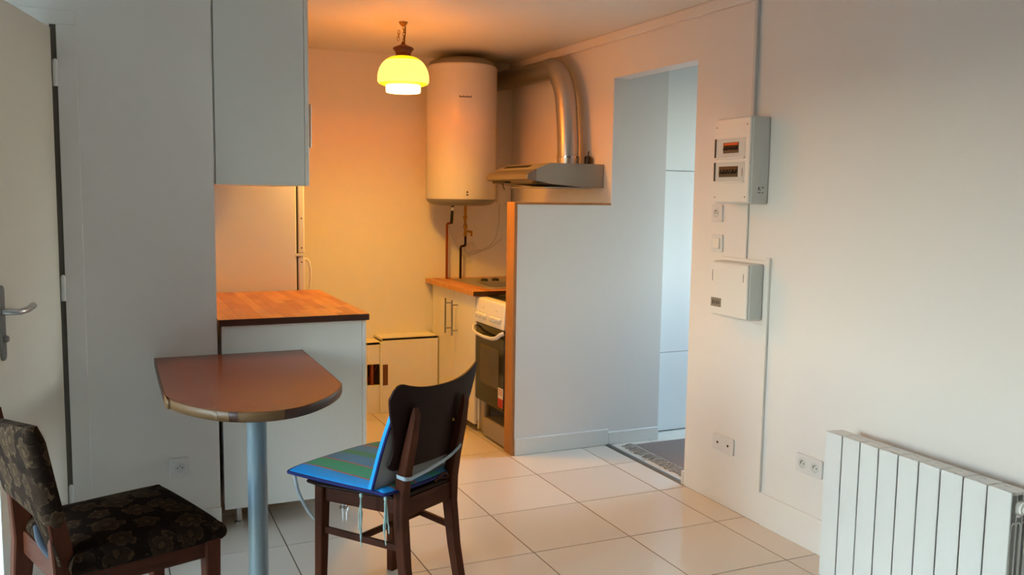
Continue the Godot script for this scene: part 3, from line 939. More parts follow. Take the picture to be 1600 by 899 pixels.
func hood():
	var z1 := -4.415
	var z0 := -4.995
	var at := Vector3(2.4, 1.48, (z0 + z1) * 0.5)
	var t := thing("cooker_hood", "stainless steel cooker hood mounted on the wall above the cooker", "cooker hood", at)
	var m := MB.new(at)
	m.prism(PackedVector2Array([Vector2(XW - 0.002, 1.613), Vector2(2.226, 1.613), Vector2(2.14, 1.578), Vector2(2.14, 1.513), Vector2(2.24, 1.497), Vector2(2.46, 1.482), Vector2(XW - 0.002, 1.480)]), Vector3(0, 0, z0), Vector3.RIGHT, Vector3.UP, Vector3(0, 0, 1), z1 - z0, 0.003)
	part("canopy", m, M.steel_dull, t)
	m = MB.new(at)
	m.prism(PackedVector2Array([Vector2(2.139, 1.577), Vector2(2.097, 1.556), Vector2(2.085, 1.546), Vector2(2.085, 1.522), Vector2(2.097, 1.514), Vector2(2.139, 1.513)]), Vector3(0, 0, z0), Vector3.RIGHT, Vector3.UP, Vector3(0, 0, 1), z1 - z0, 0.003)
	part("visor", m, M.steel_warm, t)
	m = MB.new(at)
	var sl := Vector3(-0.086, -0.035, 0).normalized()
	var up := Vector3(-0.035, 0.086, 0).normalized()
	m.box(Vector3(2.185, 1.5965, (z0 + z1) * 0.5 - 0.06) + up * 0.001, Vector3(0.03, 0.004, 0.34), 0.001, Basis(-sl, up, Vector3(0, 0, 1)))
	part("vent_slot", m, M.dark, t)
	m = MB.new(at)
	m.bb(Vector3(2.145, 1.500, z1 - 0.06), Vector3(2.20, 1.511, z1 - 0.004), 0.001)
	m.bb(Vector3(2.12, 1.502, z0 + 0.01), Vector3(2.16, 1.512, z0 + 0.2), 0.001)
	part("switch_strip", m, M.black, t)
	m = MB.new(at)
	m.bb(Vector3(2.22, 1.474, z0 + 0.05), Vector3(2.52, 1.482, z1 - 0.05), 0.001)
	part("grease_filter", m, M.alu, t)
	# exhaust duct
	at = Vector3(2.45, 1.613, -4.63)
	t = thing("exhaust_duct", "flexible aluminium exhaust duct rising from the cooker hood and bending along the ceiling", "duct", at)
	m = MB.new(at)
	m.rod(Vector3(2.45, 1.612, -4.63), Vector3(2.45, 1.655, -4.63), 0.0655, -1.0, 32)
	part("collar", m, M.alu, t)
	var cv := Curve3D.new()
	cv.bake_interval = 0.004
	cv.add_point(Vector3(2.45, 1.64, -4.632), Vector3.ZERO, Vector3(0, 0.16, -0.002))
	cv.add_point(Vector3(2.452, 1.98, -4.675), Vector3(0, -0.10, 0.02), Vector3(0, 0.09, -0.02))
	cv.add_point(Vector3(2.455, 2.195, -4.90), Vector3(0, 0.02, 0.11), Vector3(0, -0.005, -0.15))
	cv.add_point(Vector3(2.45, 2.205, -5.70), Vector3(0, 0, 0.2), Vector3.ZERO)
	var pts := []
	var rr := []
	var L := cv.get_baked_length()
	var cnt := int(L / 0.0045)
	for k in cnt + 1:
		pts.append(cv.sample_baked(L * k / cnt, true))
		rr.append(0.0615 + (0.0012 if k % 2 == 0 else -0.0012) + (0.0018 if k % 46 == 20 else 0.0))
	m = MB.new(at)
	m.tube(pts, rr, 32, true)
	part("corrugated_pipe", m, M.alu, t)
	m = MB.new(at)
	m.rod(Vector3(2.45, 1.652, -4.63), Vector3(2.45, 1.662, -4.63), 0.0672, -1.0, 32)
	part("hose_clamp", m, M.chrome, t)
	# plug and cable beside the duct
	at = Vector3(2.53, 1.613, -4.55)
	t = thing("cable_plug", "black plug with a curled cable on top of the cooker hood", "plug", at)
	m = MB.new(at)
	m.box(Vector3(2.535, 1.64, -4.55), Vector3(0.03, 0.05, 0.035), 0.006)
	part("plug", m, M.black, t)
	m = MB.new(at)
	m.tube([Vector3(2.535, 1.66, -4.55), Vector3(2.537, 1.685, -4.54), Vector3(2.54, 1.69, -4.55), Vector3(2.545, 1.67, -4.565), Vector3(2.55, 1.63, -4.57), Vector3(2.55, 1.614, -4.57)], 0.004, 8)
	part("cable", m, M.black, t)

func pipes():
	var zp := -5.62
	var at := Vector3(2.06, 0.862, zp)
	var t := thing("water_pipe", "copper water pipe with one bend, the left of two beneath the water heater", "pipe", at, Basis.IDENTITY, "copper water pipes")
	var m := MB.new(at)
	m.tube([Vector3(2.062, 0.862, zp), Vector3(2.062, 1.225, zp), Vector3(2.067, 1.236, zp), Vector3(2.085, 1.238, zp), Vector3(2.094, 1.244, zp)], 0.0085, 10)
	part("copper_run", m, M.copper, t)
	m = MB.new(at)
	m.tube([Vector3(2.094, 1.236, zp), Vector3(2.094, 1.36, zp + 0.02)], 0.0105, 10)
	part("flexible_hose", m, M.black, t)
	m = MB.new(at)
	m.rod(Vector3(2.094, 1.325, zp + 0.014), Vector3(2.094, 1.348, zp + 0.018), 0.014, -1.0, 6)
	part("union_nut", m, M.chrome, t)
	at = Vector3(2.16, 0.862, zp)
	t = thing("water_pipe", "copper water pipe with brass safety valve, the right of two beneath the water heater", "pipe", at, Basis.IDENTITY, "copper water pipes")
	m = MB.new(at)
	m.tube([Vector3(2.162, 0.862, zp), Vector3(2.162, 1.07, zp), Vector3(2.168, 1.082, zp), Vector3(2.186, 1.084, zp), Vector3(2.196, 1.092, zp), Vector3(2.196, 1.16, zp)], 0.0085, 10)
	part("copper_run", m, M.chair_dark, t)
	m = MB.new(at)
	m.lathe([Vector2(0.0, 1.15), Vector2(0.012, 1.15), Vector2(0.012, 1.17), Vector2(0.009, 1.175), Vector2(0.009, 1.20), Vector2(0.015, 1.205), Vector2(0.015, 1.225), Vector2(0.009, 1.235), Vector2(0.009, 1.265), Vector2(0.014, 1.27), Vector2(0.014, 1.285), Vector2(0.009, 1.29), Vector2(0.010, 1.365), Vector2(0.0, 1.365)], Vector3(2.194, 0, zp), 14, Vector3.UP, false)
	m.rod(Vector3(2.194, 1.185, zp), Vector3(2.232, 1.18, zp + 0.02), 0.008)
	m.rod(Vector3(2.232, 1.187, zp + 0.02), Vector3(2.232, 1.15, zp + 0.02), 0.007)
	part("safety_valve", m, M.brass, t)
	# loose cables on the wall
	at = Vector3(2.3, 1.0, ZB + 0.02)
	m = MB.new(at)
	var z := ZB + 0.017
	m.tube(bez([Vector3(2.48, 1.385, z), Vector3(2.47, 1.20, z), Vector3(2.43, 1.10, z), Vector3(2.34, 1.04, z), Vector3(2.26, 1.02, z), Vector3(2.22, 1.06, z), Vector3(2.27, 1.10, z), Vector3(2.30, 1.07, z)]), 0.003, 6)
	var c := part("loose_cable", m, M.plastic_grey)
	c.position = at
	tag(c, "thin pale cable hanging in a slack curve from the junction box in the kitchen corner", "cable", "loose cables on the kitchen back wall")
	m = MB.new(at)
	z += 0.008
	m.tube(bez([Vector3(2.09, 1.24, z), Vector3(2.12, 1.15, z), Vector3(2.18, 1.05, z), Vector3(2.23, 0.98, z), Vector3(2.26, 0.975, z), Vector3(2.25, 1.03, z), Vector3(2.30, 1.045, z), Vector3(2.40, 1.06, z), Vector3(2.50, 1.13, z)]), 0.003, 6)
	c = part("loose_cable", m, M.plastic_grey)
	c.position = at
	tag(c, "thin pale cable running down behind the copper pipes and looping to the right", "cable", "loose cables on the kitchen back wall")
	at = Vector3(2.51, 1.375, ZB + 0.008)
	t = thing("junction_box", "small square junction box on the back wall under the cooker hood", "box", at)
	m = MB.new(at)
	m.bb(Vector3(2.452, 1.378, ZB + 0.008), Vector3(2.556, 1.505, ZB + 0.045), 0.005)
	part("housing", m, M.plastic, t)
	m = MB.new(at)
	m.bb(Vector3(2.458, 1.384, ZB + 0.045), Vector3(2.55, 1.462, ZB + 0.048), 0.002)
	part("cover", m, M.plastic, t)
	m = MB.new(at)
	m.tube([Vector3(2.49, 1.505, ZB + 0.03), Vector3(2.49, 1.515, ZB + 0.05), Vector3(2.485, 1.49, ZB + 0.06), Vector3(2.50, 1.47, ZB + 0.052)], 0.003, 6)
	part("lead", m, M.black, t)

func bez(p: Array) -> Array:
	var c := Curve3D.new()
	for i in p.size():
		var a: Vector3 = p[maxi(i - 1, 0)]
		var b: Vector3 = p[mini(i + 1, p.size() - 1)]
		var d: Vector3 = (b - a) / 6.0
		c.add_point(p[i], -d, d)
	var out := []
	var L := c.get_baked_length()
	var n: int = maxi(8, p.size() * 5)
	for k in n + 1:
		out.append(c.sample_baked(L * k / n, true))
	return out

func pendant_lamp():
	var at := Vector3(1.441, HC, -4.616)
	var t := thing("pendant_lamp", "lit pendant lamp with yellow glass dome on a short chain from the kitchen ceiling", "lamp", at)
	var c := Vector3(at.x, 0, at.z)
	var m := MB.new(at)
	m.lathe([Vector2(0.0, HC - 0.022), Vector2(0.012, HC - 0.02), Vector2(0.022, HC - 0.006), Vector2(0.024, HC)], c, 20)
	part("ceiling_hook", m, M.brass, t)
	m = MB.new(at)
	# chain links, a loose tail and the flex
	for k in 6:
		var y := HC - 0.03 - k * 0.016
		var pts := []
		for j in 13:
			var a := TAU * j / 12.0
			var q := Vector3(cos(a) * 0.006, sin(a) * 0.0115, 0)
			if k % 2 == 1: q = Vector3(0, q.y, q.x)
			pts.append(c + Vector3(0.003, y, 0) + q)
		m.tube(pts, 0.0018, 6, false)
	for k in 3:
		var pts := []
		for j in 13:
			var a := TAU * j / 12.0
			var q := Vector3(cos(a) * 0.006, sin(a) * 0.0115, 0)
			if k % 2 == 1: q = Vector3(0, q.y, q.x)
			pts.append(c + Vector3(-0.024 - 0.002 * k, HC - 0.055 - k * 0.017, 0) + q)
		m.tube(pts, 0.0018, 6, false)
	part("chain", m, M.brass, t)
	m = MB.new(at)
	m.tube(bez([c + Vector3(0.008, HC - 0.01, 0), c + Vector3(0.010, HC - 0.05, 0.004), c + Vector3(0.002, 2.2153, 0)]), 0.003, 6)
	part("flex", m, M.smoke, t)
	m = MB.new(at)
	m.lathe([Vector2(0.0000, 2.2340), Vector2(0.0094, 2.2311), Vector2(0.0112, 2.2209), Vector2(0.0206, 2.2153), Vector2(0.0524, 2.2022), Vector2(0.0561, 2.1947), Vector2(0.0430, 2.1797), Vector2(0.0393, 2.1666), Vector2(0.0430, 2.1535), Vector2(0.0000, 2.1526)], c, 28)
	part("wooden_cap", m, M.lamp_wood, t)
	# outer dome
	m = MB.new(at)
	var pr := []
	for k in 13:
		var a := PI * 0.5 * k / 12.0
		pr.append(Vector2(0.0355 + 0.101 * sin(a), 2.0423 + 0.114 * cos(a)))
	pr.append(Vector2(0.1365, 2.0245))
	pr.append(Vector2(0.1300, 2.0133))
	pr.append(Vector2(0.1122, 2.0058))
	pr.append(Vector2(0.0926, 2.0039))
	m.lathe(pr.slice(0, 6), c, 40)
	part("shade_crown", m, M.shade_top, t)
	m = MB.new(at)
	m.lathe(pr.slice(5, 15), c, 40)
	part("shade_dome", m, M.shade, t)
	m = MB.new(at)
	m.lathe(pr.slice(14), c, 40)
	part("shade_rim", m, M.shade_top, t)
	m = MB.new(at)
	m.lathe([Vector2(0.0926, 2.0039), Vector2(0.0926, 1.9759), Vector2(0.0907, 1.9675), Vector2(0.0870, 1.9684), Vector2(0.0879, 2.0039)], c, 40)
	part("shade_collar", m, M.shade_low, t)
	m = MB.new(at)
	m.lathe([Vector2(0.0000, 1.9955), Vector2(0.0168, 2.0002), Vector2(0.0271, 2.0189), Vector2(0.0281, 2.0329), Vector2(0.0206, 2.0563), Vector2(0.0131, 2.0750), Vector2(0.0131, 2.1031)], c, 20)
	part("bulb", m, M.bulb, t)
	var l := OmniLight3D.new()
	l.name = "lamp_light"
	l.light_color = Color(1.0, 0.47, 0.05)
	l.light_energy = 0.25
	l.light_size = 0.2
	l.omni_range = 12.0
	l.omni_attenuation = 2.0
	l.shadow_enabled = true
	l.position = Vector3(0, 2.033 - HC, 0)
	t.add_child(l)
	var w := SpotLight3D.new()
	w.name = "lamp_dome_light"
	w.light_color = Color(1.0, 0.48, 0.05)
	w.light_energy = 0.46
	w.light_size = 0.1
	w.spot_range = 12.0
	w.spot_attenuation = 2.0
	w.spot_angle = 89.0
	w.spot_angle_attenuation = 0.25
	w.shadow_enabled = true
	w.transform = Transform3D(Basis(Vector3.RIGHT, -PI * 0.5), Vector3(0, 2.08 - HC, 0))
	t.add_child(w)
	var s := SpotLight3D.new()
	s.name = "lamp_down_light"
	s.light_color = Color(1.0, 0.80, 0.28)
	s.light_energy = 1.4
	s.light_size = 0.05
	s.spot_range = 12.0
	s.spot_attenuation = 2.0
	s.spot_angle = 80.0
	s.spot_angle_attenuation = 0.6
	s.shadow_enabled = true
	s.transform = Transform3D(Basis(Vector3.RIGHT, -PI * 0.5), Vector3(0, 2.012 - HC, 0))
	t.add_child(s)

func wall_table():
	var at := Vector3(0.44, 0, -3.3)
	var t := thing("wall_table", "brown wooden table with a rounded end fixed to the wall on one grey leg", "table", at)
	# outline (x, z): straight sides, bowed front with rounded corners
	var p := PackedVector2Array([Vector2(0.145, ZE + 0.001), Vector2(0.735, ZE + 0.001), Vector2(0.733, -3.12), Vector2(0.728, -3.07), Vector2(0.714, -3.02)])
	for q in [Vector2(0.690, -2.965), Vector2(0.655, -2.905), Vector2(0.608, -2.845), Vector2(0.55, -2.79), Vector2(0.49, -2.758), Vector2(0.42, -2.748), Vector2(0.35, -2.764), Vector2(0.29, -2.803), Vector2(0.235, -2.868), Vector2(0.19, -2.945), Vector2(0.16, -3.02), Vector2(0.146, -3.10)]: p.append(q)
	var m := MB.new(at)
	m.prism(p, Vector3(0, 0.7225, 0), Vector3.RIGHT, Vector3(0, 0, 1), Vector3.UP, 0.0315, 0.0)
	part("tabletop", m, M.table_top, t)
	# edge banding: dark on the right, worn through to pale wood on the left
	var edge := PackedVector2Array()
	for k in range(1, p.size()): edge.append(p[k])
	edge.append(p[0])
	# resample for smoothness
	var cv := Curve2D.new()
	for k in edge.size():
		var a: Vector2 = edge[maxi(k - 1, 0)]
		var b: Vector2 = edge[mini(k + 1, edge.size() - 1)]
		var d := (b - a) / 6.0
		if k < 2 or k >= edge.size() - 1: d = Vector2.ZERO
		cv.add_point(edge[k], -d, d)
	var L := cv.get_baked_length()
	var cuts := [0.0, 0.775, 1.16, 1.30, 1.33, 1.37, 1.72, L]
	var mats := [M.table_edge, M.table_edge, M.table_edge_worn, M.table_edge, M.table_edge_worn, M.table_edge_worn, M.table_edge]
	for c in cuts.size() - 1:
		m = MB.new(at)
		var rings := []
		var n := 16
		for k in n + 1:
			var s: float = lerpf(cuts[c], cuts[c + 1] - 0.0006, float(k) / n)
			var q := cv.sample_baked(s, true)
			var q2 := cv.sample_baked(minf(s + 0.004, L), true)
			var q1 := cv.sample_baked(maxf(s - 0.004, 0), true)
			var dd := (q2 - q1).normalized()
			var on := Vector2(-dd.y, dd.x)
			var cen := Vector2(0.44, -3.3)
			if on.dot(q - cen) < 0: on = -on
			var ii := q + on * -0.001
			var oo := q + on * 0.0025
			rings.append(PackedVector3Array([Vector3(ii.x, 0.7215, ii.y), Vector3(oo.x, 0.7225, oo.y), Vector3(oo.x, 0.7535, oo.y), Vector3(ii.x, 0.7548, ii.y)]))
		m.loft(rings, true, true, 2)
		part("edge_banding", m, mats[c], t)
	# leg with mounting plate and foot ring
	var lc := Vector3(0.44, 0, -3.10)
	m = MB.new(at)
	m.lathe([Vector2(0.0335, 0.0), Vector2(0.0335, 0.722)], lc, 36)
	part("leg", m, M.table_leg, t)
	m = MB.new(at)
	m.lathe([Vector2(0.0, 0.7222), Vector2(0.055, 0.7222), Vector2(0.055, 0.717), Vector2(0.034, 0.715)], lc, 28, Vector3.UP, false)
	part("mounting_plate", m, M.table_leg, t)
	m = MB.new(at)
	m.lathe([Vector2(0.0, 0.0), Vector2(0.037, 0.0), Vector2(0.037, 0.012), Vector2(0.034, 0.02)], lc, 28, Vector3.UP, false)
	part("foot", m, M.black, t)
	m = MB.new(at)
	m.bb(Vector3(0.17, 0.69, ZE), Vector3(0.38, 0.7222, ZE + 0.02), 0.002)
	part("wall_batten", m, M.table_edge, t)

# a square-ish bar through points with half sizes (a along u, b along w)
func bar(m: MB, pts: Array, sizes: Array, u: Vector3, w: Vector3, bev := 0.18):
	var rings := []
	for i in pts.size():
		var s: Vector2 = sizes[i] if i < sizes.size() else sizes[-1]
		var r := PackedVector3Array()
		for q in [[1, 1 - bev], [1 - bev, 1], [-1 + bev, 1], [-1, 1 - bev], [-1, -1 + bev], [-1 + bev, -1], [1 - bev, -1], [1, -1 + bev]]:
			r.append(pts[i] + u * (s.x * q[0]) + w * (s.y * q[1]))
		rings.append(r)
	# flat facets
	for i in rings.size() - 1:
		for k in 8:
			m.loft([PackedVector3Array([rings[i][k], rings[i][(k + 1) % 8]]), PackedVector3Array([rings[i + 1][k], rings[i + 1][(k + 1) % 8]])], false, false, -1) if false else _face(m, rings, i, k, pts)
	m.flat()
	for e in [0, rings.size() - 1]:
		var c: Vector3 = pts[e]
		var d: Vector3 = pts[0] - pts[1] if e == 0 else pts[-1] - pts[-2]
		for k in 8:
			m.tri(rings[e][k], rings[e][(k + 1) % 8], c, d)

func _face(m: MB, rings: Array, i: int, k: int, pts: Array):
	m.grp(10 + k)
	var k2 := (k + 1) % 8
	var mid: Vector3 = (rings[i][k] + rings[i][k2] + rings[i + 1][k] + rings[i + 1][k2]) * 0.25
	m.quad(rings[i][k], rings[i][k2], rings[i + 1][k2], rings[i + 1][k], mid - (pts[i] + pts[i + 1]) * 0.5)

func plain_chair():
	# local axes: x = towards the far side, z = backwards, so -z is the way the chair faces
	var R := Vector3(0.86, 0, -0.51).normalized()
	var B := Vector3(-R.z, 0, R.x)      # backwards
	var at := Vector3(0.95, 0, -2.775) 
	var t := thing("dining_chair", "dark brown wooden chair with curved plywood back, drawn up by the wall table", "chair", at, Basis(R, Vector3.UP, B))
	var ux := Vector3.RIGHT
	var uz := Vector3(0, 0, 1)
	var m: MB
	for s in [-1.0, 1.0]:
		# rear leg running up into the back post
		m = MB.new()
		bar(m, [Vector3(s * 0.135, 0, 0.055), Vector3(s * 0.130, 0.2, 0.018), Vector3(s * 0.127, 0.36, 0.0), Vector3(s * 0.127, 0.45, 0.002), Vector3(s * 0.127, 0.53, 0.018), Vector3(s * 0.127, 0.64, 0.045), Vector3(s * 0.127, 0.72, 0.062), Vector3(s * 0.127, 0.748, 0.062)],
			[Vector2(0.016, 0.017), Vector2(0.017, 0.019), Vector2(0.018, 0.022), Vector2(0.018, 0.023), Vector2(0.018, 0.019), Vector2(0.017, 0.016), Vector2(0.014, 0.010), Vector2(0.008, 0.004)], ux, uz)
		part("rear_leg", m, M.chair_wood, t)
		m = MB.new()
		bar(m, [Vector3(s * 0.182, 0, -0.325), Vector3(s * 0.178, 0.43, -0.315)], [Vector2(0.015, 0.015), Vector2(0.020, 0.020)], ux, uz)
		part("front_leg", m, M.chair_wood, t)
		# side rail and stretcher
		m = MB.new()
		var a := Vector3(s * 0.129, 0.405, 0.0)
		var b := Vector3(s * 0.178, 0.405, -0.315)
		var w := (b - a).normalized().cross(Vector3.UP)
		bar(m, [a, b], [Vector2(0.026, 0.009)], Vector3.UP, w)
		part("seat_rail", m, M.chair_wood_h, t)
		m = MB.new()
		a = Vector3(s * 0.131, 0.265, 0.010)
		b = Vector3(s * 0.179, 0.275, -0.317)
		bar(m, [a, b], [Vector2(0.011, 0.007)], Vector3.UP, w)
		part("stretcher", m, M.chair_wood_h, t)
	m = MB.new()
	bar(m, [Vector3(-0.127, 0.400, 0.004), Vector3(0.127, 0.400, 0.004)], [Vector2(0.032, 0.010)], Vector3.UP, uz)
	part("seat_rail", m, M.chair_wood_h, t)
	m = MB.new()
	bar(m, [Vector3(-0.178, 0.405, -0.318), Vector3(0.178, 0.405, -0.318)], [Vector2(0.026, 0.010)], Vector3.UP, uz)
	part("seat_rail", m, M.chair_wood_h, t)
	m = MB.new()
	bar(m, [Vector3(-0.155, 0.272, -0.16), Vector3(0.155, 0.272, -0.16)], [Vector2(0.010, 0.007)], Vector3.UP, uz)
	part("stretcher", m, M.chair_wood_h, t)
	# seat board
	m = MB.new()
	m.prism(PackedVector2Array([Vector2(-0.105, 0.01), Vector2(0.105, 0.01), Vector2(0.15, -0.02), Vector2(0.205, -0.30), Vector2(0.20, -0.37), Vector2(0.17, -0.385), Vector2(-0.17, -0.385), Vector2(-0.20, -0.37), Vector2(-0.205, -0.30), Vector2(-0.15, -0.02)]), Vector3(0, 0.431, 0), ux, uz, Vector3.UP, 0.014, 0.004)
	part("seat_board", m, M.chair_dark, t)
	# curved plywood back: grid over (x, y), bent forwards at the sides
	m = MB.new()
	var cols := 36
	var rows := 14
	var front := []
	var back := []
	for i in cols + 1:
		var x := lerpf(-0.218, 0.218, float(i) / cols)
		var e := absf(x) / 0.218
		# edges of the outline in height
		var top: float = 0.805 + 0.045 * pow(e, 2.5) - (0.065 if x < 0.0 else 0.0) * pow(maxf(0.0, e - 0.78) / 0.22, 2.4)
		var bot: float = 0.535 + 0.022 * pow(maxf(0.0, e - 0.86) / 0.14, 2.0)
		var cf := []
		var cb := []
		for j in rows + 1:
			var y: float = lerpf(bot, top, float(j) / rows)
			var yy: float = (y - 0.54) / 0.28
			# waist: the sides draw in at mid height
			var k: float = 0.80 + 0.20 * smoothstep(0.2, 0.95, yy) + 0.06 * (1.0 - smoothstep(0.0, 0.2, yy))
			var xx := x * k
			var zz: float = 0.012 + 0.055 * yy - 0.036 * pow(absf(xx) / 0.235, 2.0) + 0.006
			cf.append(Vector3(xx, y, zz - 0.008))
			cb.append(Vector3(xx, y, zz))
		front.append(cf)
		back.append(cb)
	for i in cols:
		for j in rows:
			m.grp(1)
			m.quad(back[i][j], back[i + 1][j], back[i + 1][j + 1], back[i][j + 1], uz)
			m.grp(2)
			m.quad(front[i][j], front[i + 1][j], front[i + 1][j + 1], front[i][j + 1], -uz)
		m.grp(3)
		m.quad(front[i][rows], front[i + 1][rows], back[i + 1][rows], back[i][rows], Vector3.UP)
		m.quad(front[i][0], front[i + 1][0], back[i + 1][0], back[i][0], Vector3.DOWN)
	for j in rows:
		m.grp(4)
		m.quad(front[0][j], front[0][j + 1], back[0][j + 1], back[0][j], Vector3.LEFT)
		m.quad(front[cols][j], front[cols][j + 1], back[cols][j + 1], back[cols][j], Vector3.RIGHT)
	part("curved_back", m, M.chair_back, t)
	for s in [-1.0, 1.0]:
		m = MB.new()
		m.lathe([Vector2(0.0, 0.004), Vector2(0.004, 0.003), Vector2(0.006, 0.0)], Vector3(s * 0.127 - s * 0.03, 0.66, 0.038), 12, uz)
		part("screw", m, M.brass, t)
	# ---- the tie-on cushion: seat pad and back pad in one piece
	var k2 := thing("chair_cushion", "blue and green striped tie-on cushion with navy piping on the wooden chair", "cushion", at + Vector3(0, 0.445, 0), Basis(R, Vector3.UP, B))
	var oy := Vector3(0, -0.445, 0)
	var out := PackedVector2Array()
	var ctrl := [Vector2(-0.17, 0.0), Vector2(0.12, 0.0), Vector2(0.16, -0.07), Vector2(0.225, -0.38), Vector2(0.20, -0.445), Vector2(0.0, -0.46), Vector2(-0.20, -0.445), Vector2(-0.225, -0.38), Vector2(-0.20, -0.06)]
	out = smooth_loop(ctrl, 6)
	m = MB.new()
	m.pad(out, 0.036, Transform3D(Basis.IDENTITY, Vector3(0, 0.019, 0.0)), 0.35)
	var sp := part("seat_pad", m, M.stripes, k2)
	m = MB.new()
	var loop := []
	for q in out: loop.append(Vector3(q.x, 0.019, q.y))
	loop.append(loop[0])
	m.tube(loop, 0.006, 8, false)
	part("piping", m, M.piping, sp)
	# back pad: curved like the chair back, striped front, grey lining behind
	var bl := []
	var nx := 22
	var ny := 12
	var fr := []
	var bk := []
	for i in nx + 1:
		var x := lerpf(-0.208, 0.208, float(i) / nx)
		var e := absf(x) / 0.208
		var a1 := []
		var a2 := []
		for j in ny + 1:
			var v := float(j) / ny
			var top: float = 0.326 - 0.03 * pow(maxf(0.0, e - 0.62) / 0.38, 2.4)
			var y: float = lerpf(0.028, top, v)
			var yy: float = (y + 0.445 - 0.54) / 0.28
			var xx: float = x * (1.0 - 0.19 * pow(v, 1.8))
			var zc: float = 0.012 + 0.055 * yy - 0.036 * pow(absf(xx) / 0.235, 2.0) - 0.026
			if yy < 0.0: zc += yy * 0.06 * 0.3
			var ed: float = minf(1.0, minf(minf(i, nx - i) / 2.5, minf(j, ny - j) / 1.6))
			var th: float = 0.011 + 0.008 * sqrt(ed)
			a1.append(Vector3(xx, y, zc - th))
			a2.append(Vector3(xx, y, zc + th * 0.75))
		fr.append(a1)
		bk.append(a2)
	m = MB.new()
	for i in nx:
		for j in ny:
			m.grp(1)
			m.quad(fr[i][j], fr[i + 1][j], fr[i + 1][j + 1], fr[i][j + 1], -uz, Vector2(float(i) / nx, float(j) / ny), Vector2(float(i + 1) / nx, float(j) / ny), Vector2(float(i + 1) / nx, float(j + 1) / ny), Vector2(float(i) / nx, float(j + 1) / ny))
	var bp := part("back_pad", m, M.stripes, k2)
	m = MB.new()
	for i in nx:
		for j in ny:
			m.grp(1)
			m.quad(bk[i][j], bk[i + 1][j], bk[i + 1][j + 1], bk[i][j + 1], uz)
	part("grey_lining", m, M.pad_grey, bp)
	m = MB.new()
	for j in ny:
		m.grp(2)
		m.quad(fr[0][j], fr[0][j + 1], bk[0][j + 1], bk[0][j], Vector3.LEFT)
		m.quad(fr[nx][j], fr[nx][j + 1], bk[nx][j + 1], bk[nx][j], Vector3.RIGHT)
	for i in nx:
		m.grp(3)
		m.quad(fr[i][ny], fr[i + 1][ny], bk[i + 1][ny], bk[i][ny], Vector3.UP)
		m.quad(fr[i][0], fr[i + 1][0], bk[i + 1][0], bk[i][0], Vector3.DOWN)
	part("edge_strip", m, M.pad_blue, bp)
	m = MB.new()
	loop = []
	for j in ny + 1: loop.append(bk[0][j])
	for i in range(1, nx + 1): loop.append(bk[i][ny])
	for j in range(ny - 1, -1, -1): loop.append(bk[nx][j])
	m.tube(loop, 0.005, 8, true)
	part("piping", m, M.piping, bp)
	# elastic strap round the back posts
	m = MB.new()
	var path := bez([Vector3(-0.150, 0.515, 0.0), Vector3(-0.150, 0.512, 0.032), Vector3(-0.127, 0.508, 0.040), Vector3(-0.10, 0.508, 0.036), Vector3(0.0, 0.512, 0.025), Vector3(0.09, 0.53, 0.026), Vector3(0.108, 0.55, 0.040), Vector3(0.127, 0.565, 0.045), Vector3(0.15, 0.58, 0.03), Vector3(0.152, 0.585, 0.0)])
	for k in path.size(): path[k] += oy
	var rings := []
	for q in path:
		var d := Vector3(q.x, 0, 0.35).normalized()
		rings.append(PackedVector3Array([q + Vector3(0, 0.0065, 0), q + Vector3(0, 0.0065, 0) + d * 0.0015, q - Vector3(0, 0.0065, 0) + d * 0.0015, q - Vector3(0, 0.0065, 0)]))
	m.loft(rings)
	part("elastic_strap", m, M.elastic, k2)
	# knotted cords and the ribbon
	var rng := RandomNumberGenerator.new()
	rng.seed = 8
	for e in [[Vector3(-0.215, 0.008, -0.095), 0.17], [Vector3(-0.19, 0.01, -0.010), 0.155]]:
		m = MB.new()
		for k in 6:
			var p0: Vector3 = e[0]
			var pts := [p0]
			var l: float = e[1] * rng.randf_range(0.65, 1.05)
			var ox := rng.randf_range(-0.010, 0.010)
			var oz := rng.randf_range(-0.010, 0.010)
			for j in range(1, 6):
				var v := j / 5.0
				pts.append(p0 + Vector3(ox * v + rng.randf_range(-0.0025, 0.0025), -l * v, oz * v + rng.randf_range(-0.0025, 0.0025)))
			m.tube(bez(pts), 0.0021, 5)
		m.lathe([Vector2(0.0, 0.008), Vector2(0.006, 0.004), Vector2(0.006, -0.006), Vector2(0.0, -0.01)], e[0] + Vector3(0, -0.004, 0), 10)
		part("tie_cord", m, M.cord, k2)
	m = MB.new()
	path = bez([Vector3(-0.212, 0.012, -0.42), Vector3(-0.208, -0.05, -0.405), Vector3(-0.196, -0.11, -0.375), Vector3(-0.182, -0.15, -0.345)])
	rings = []
	for q in path:
		var d := Vector3(0.55, 0, 0.83)
		var n2 := Vector3(0.83, 0, -0.55)
		rings.append(PackedVector3Array([q - d * 0.007, q - d * 0.007 + n2 * 0.001, q + d * 0.007 + n2 * 0.001, q + d * 0.007]))
	m.loft(rings)
	part("ribbon", m, M.ribbon, k2)
	# loop of cord lying on the seat behind the pad
	m = MB.new()
	m.tube(bez([Vector3(0.03, 0.008, 0.012), Vector3(0.06, 0.022, 0.014), Vector3(0.085, 0.024, 0.012), Vector3(0.10, 0.008, 0.012), Vector3(0.075, 0.008, 0.0), Vector3(0.05, 0.016, 0.008)]), 0.004, 6)
	part("brown_cord", m, M.rope, k2)

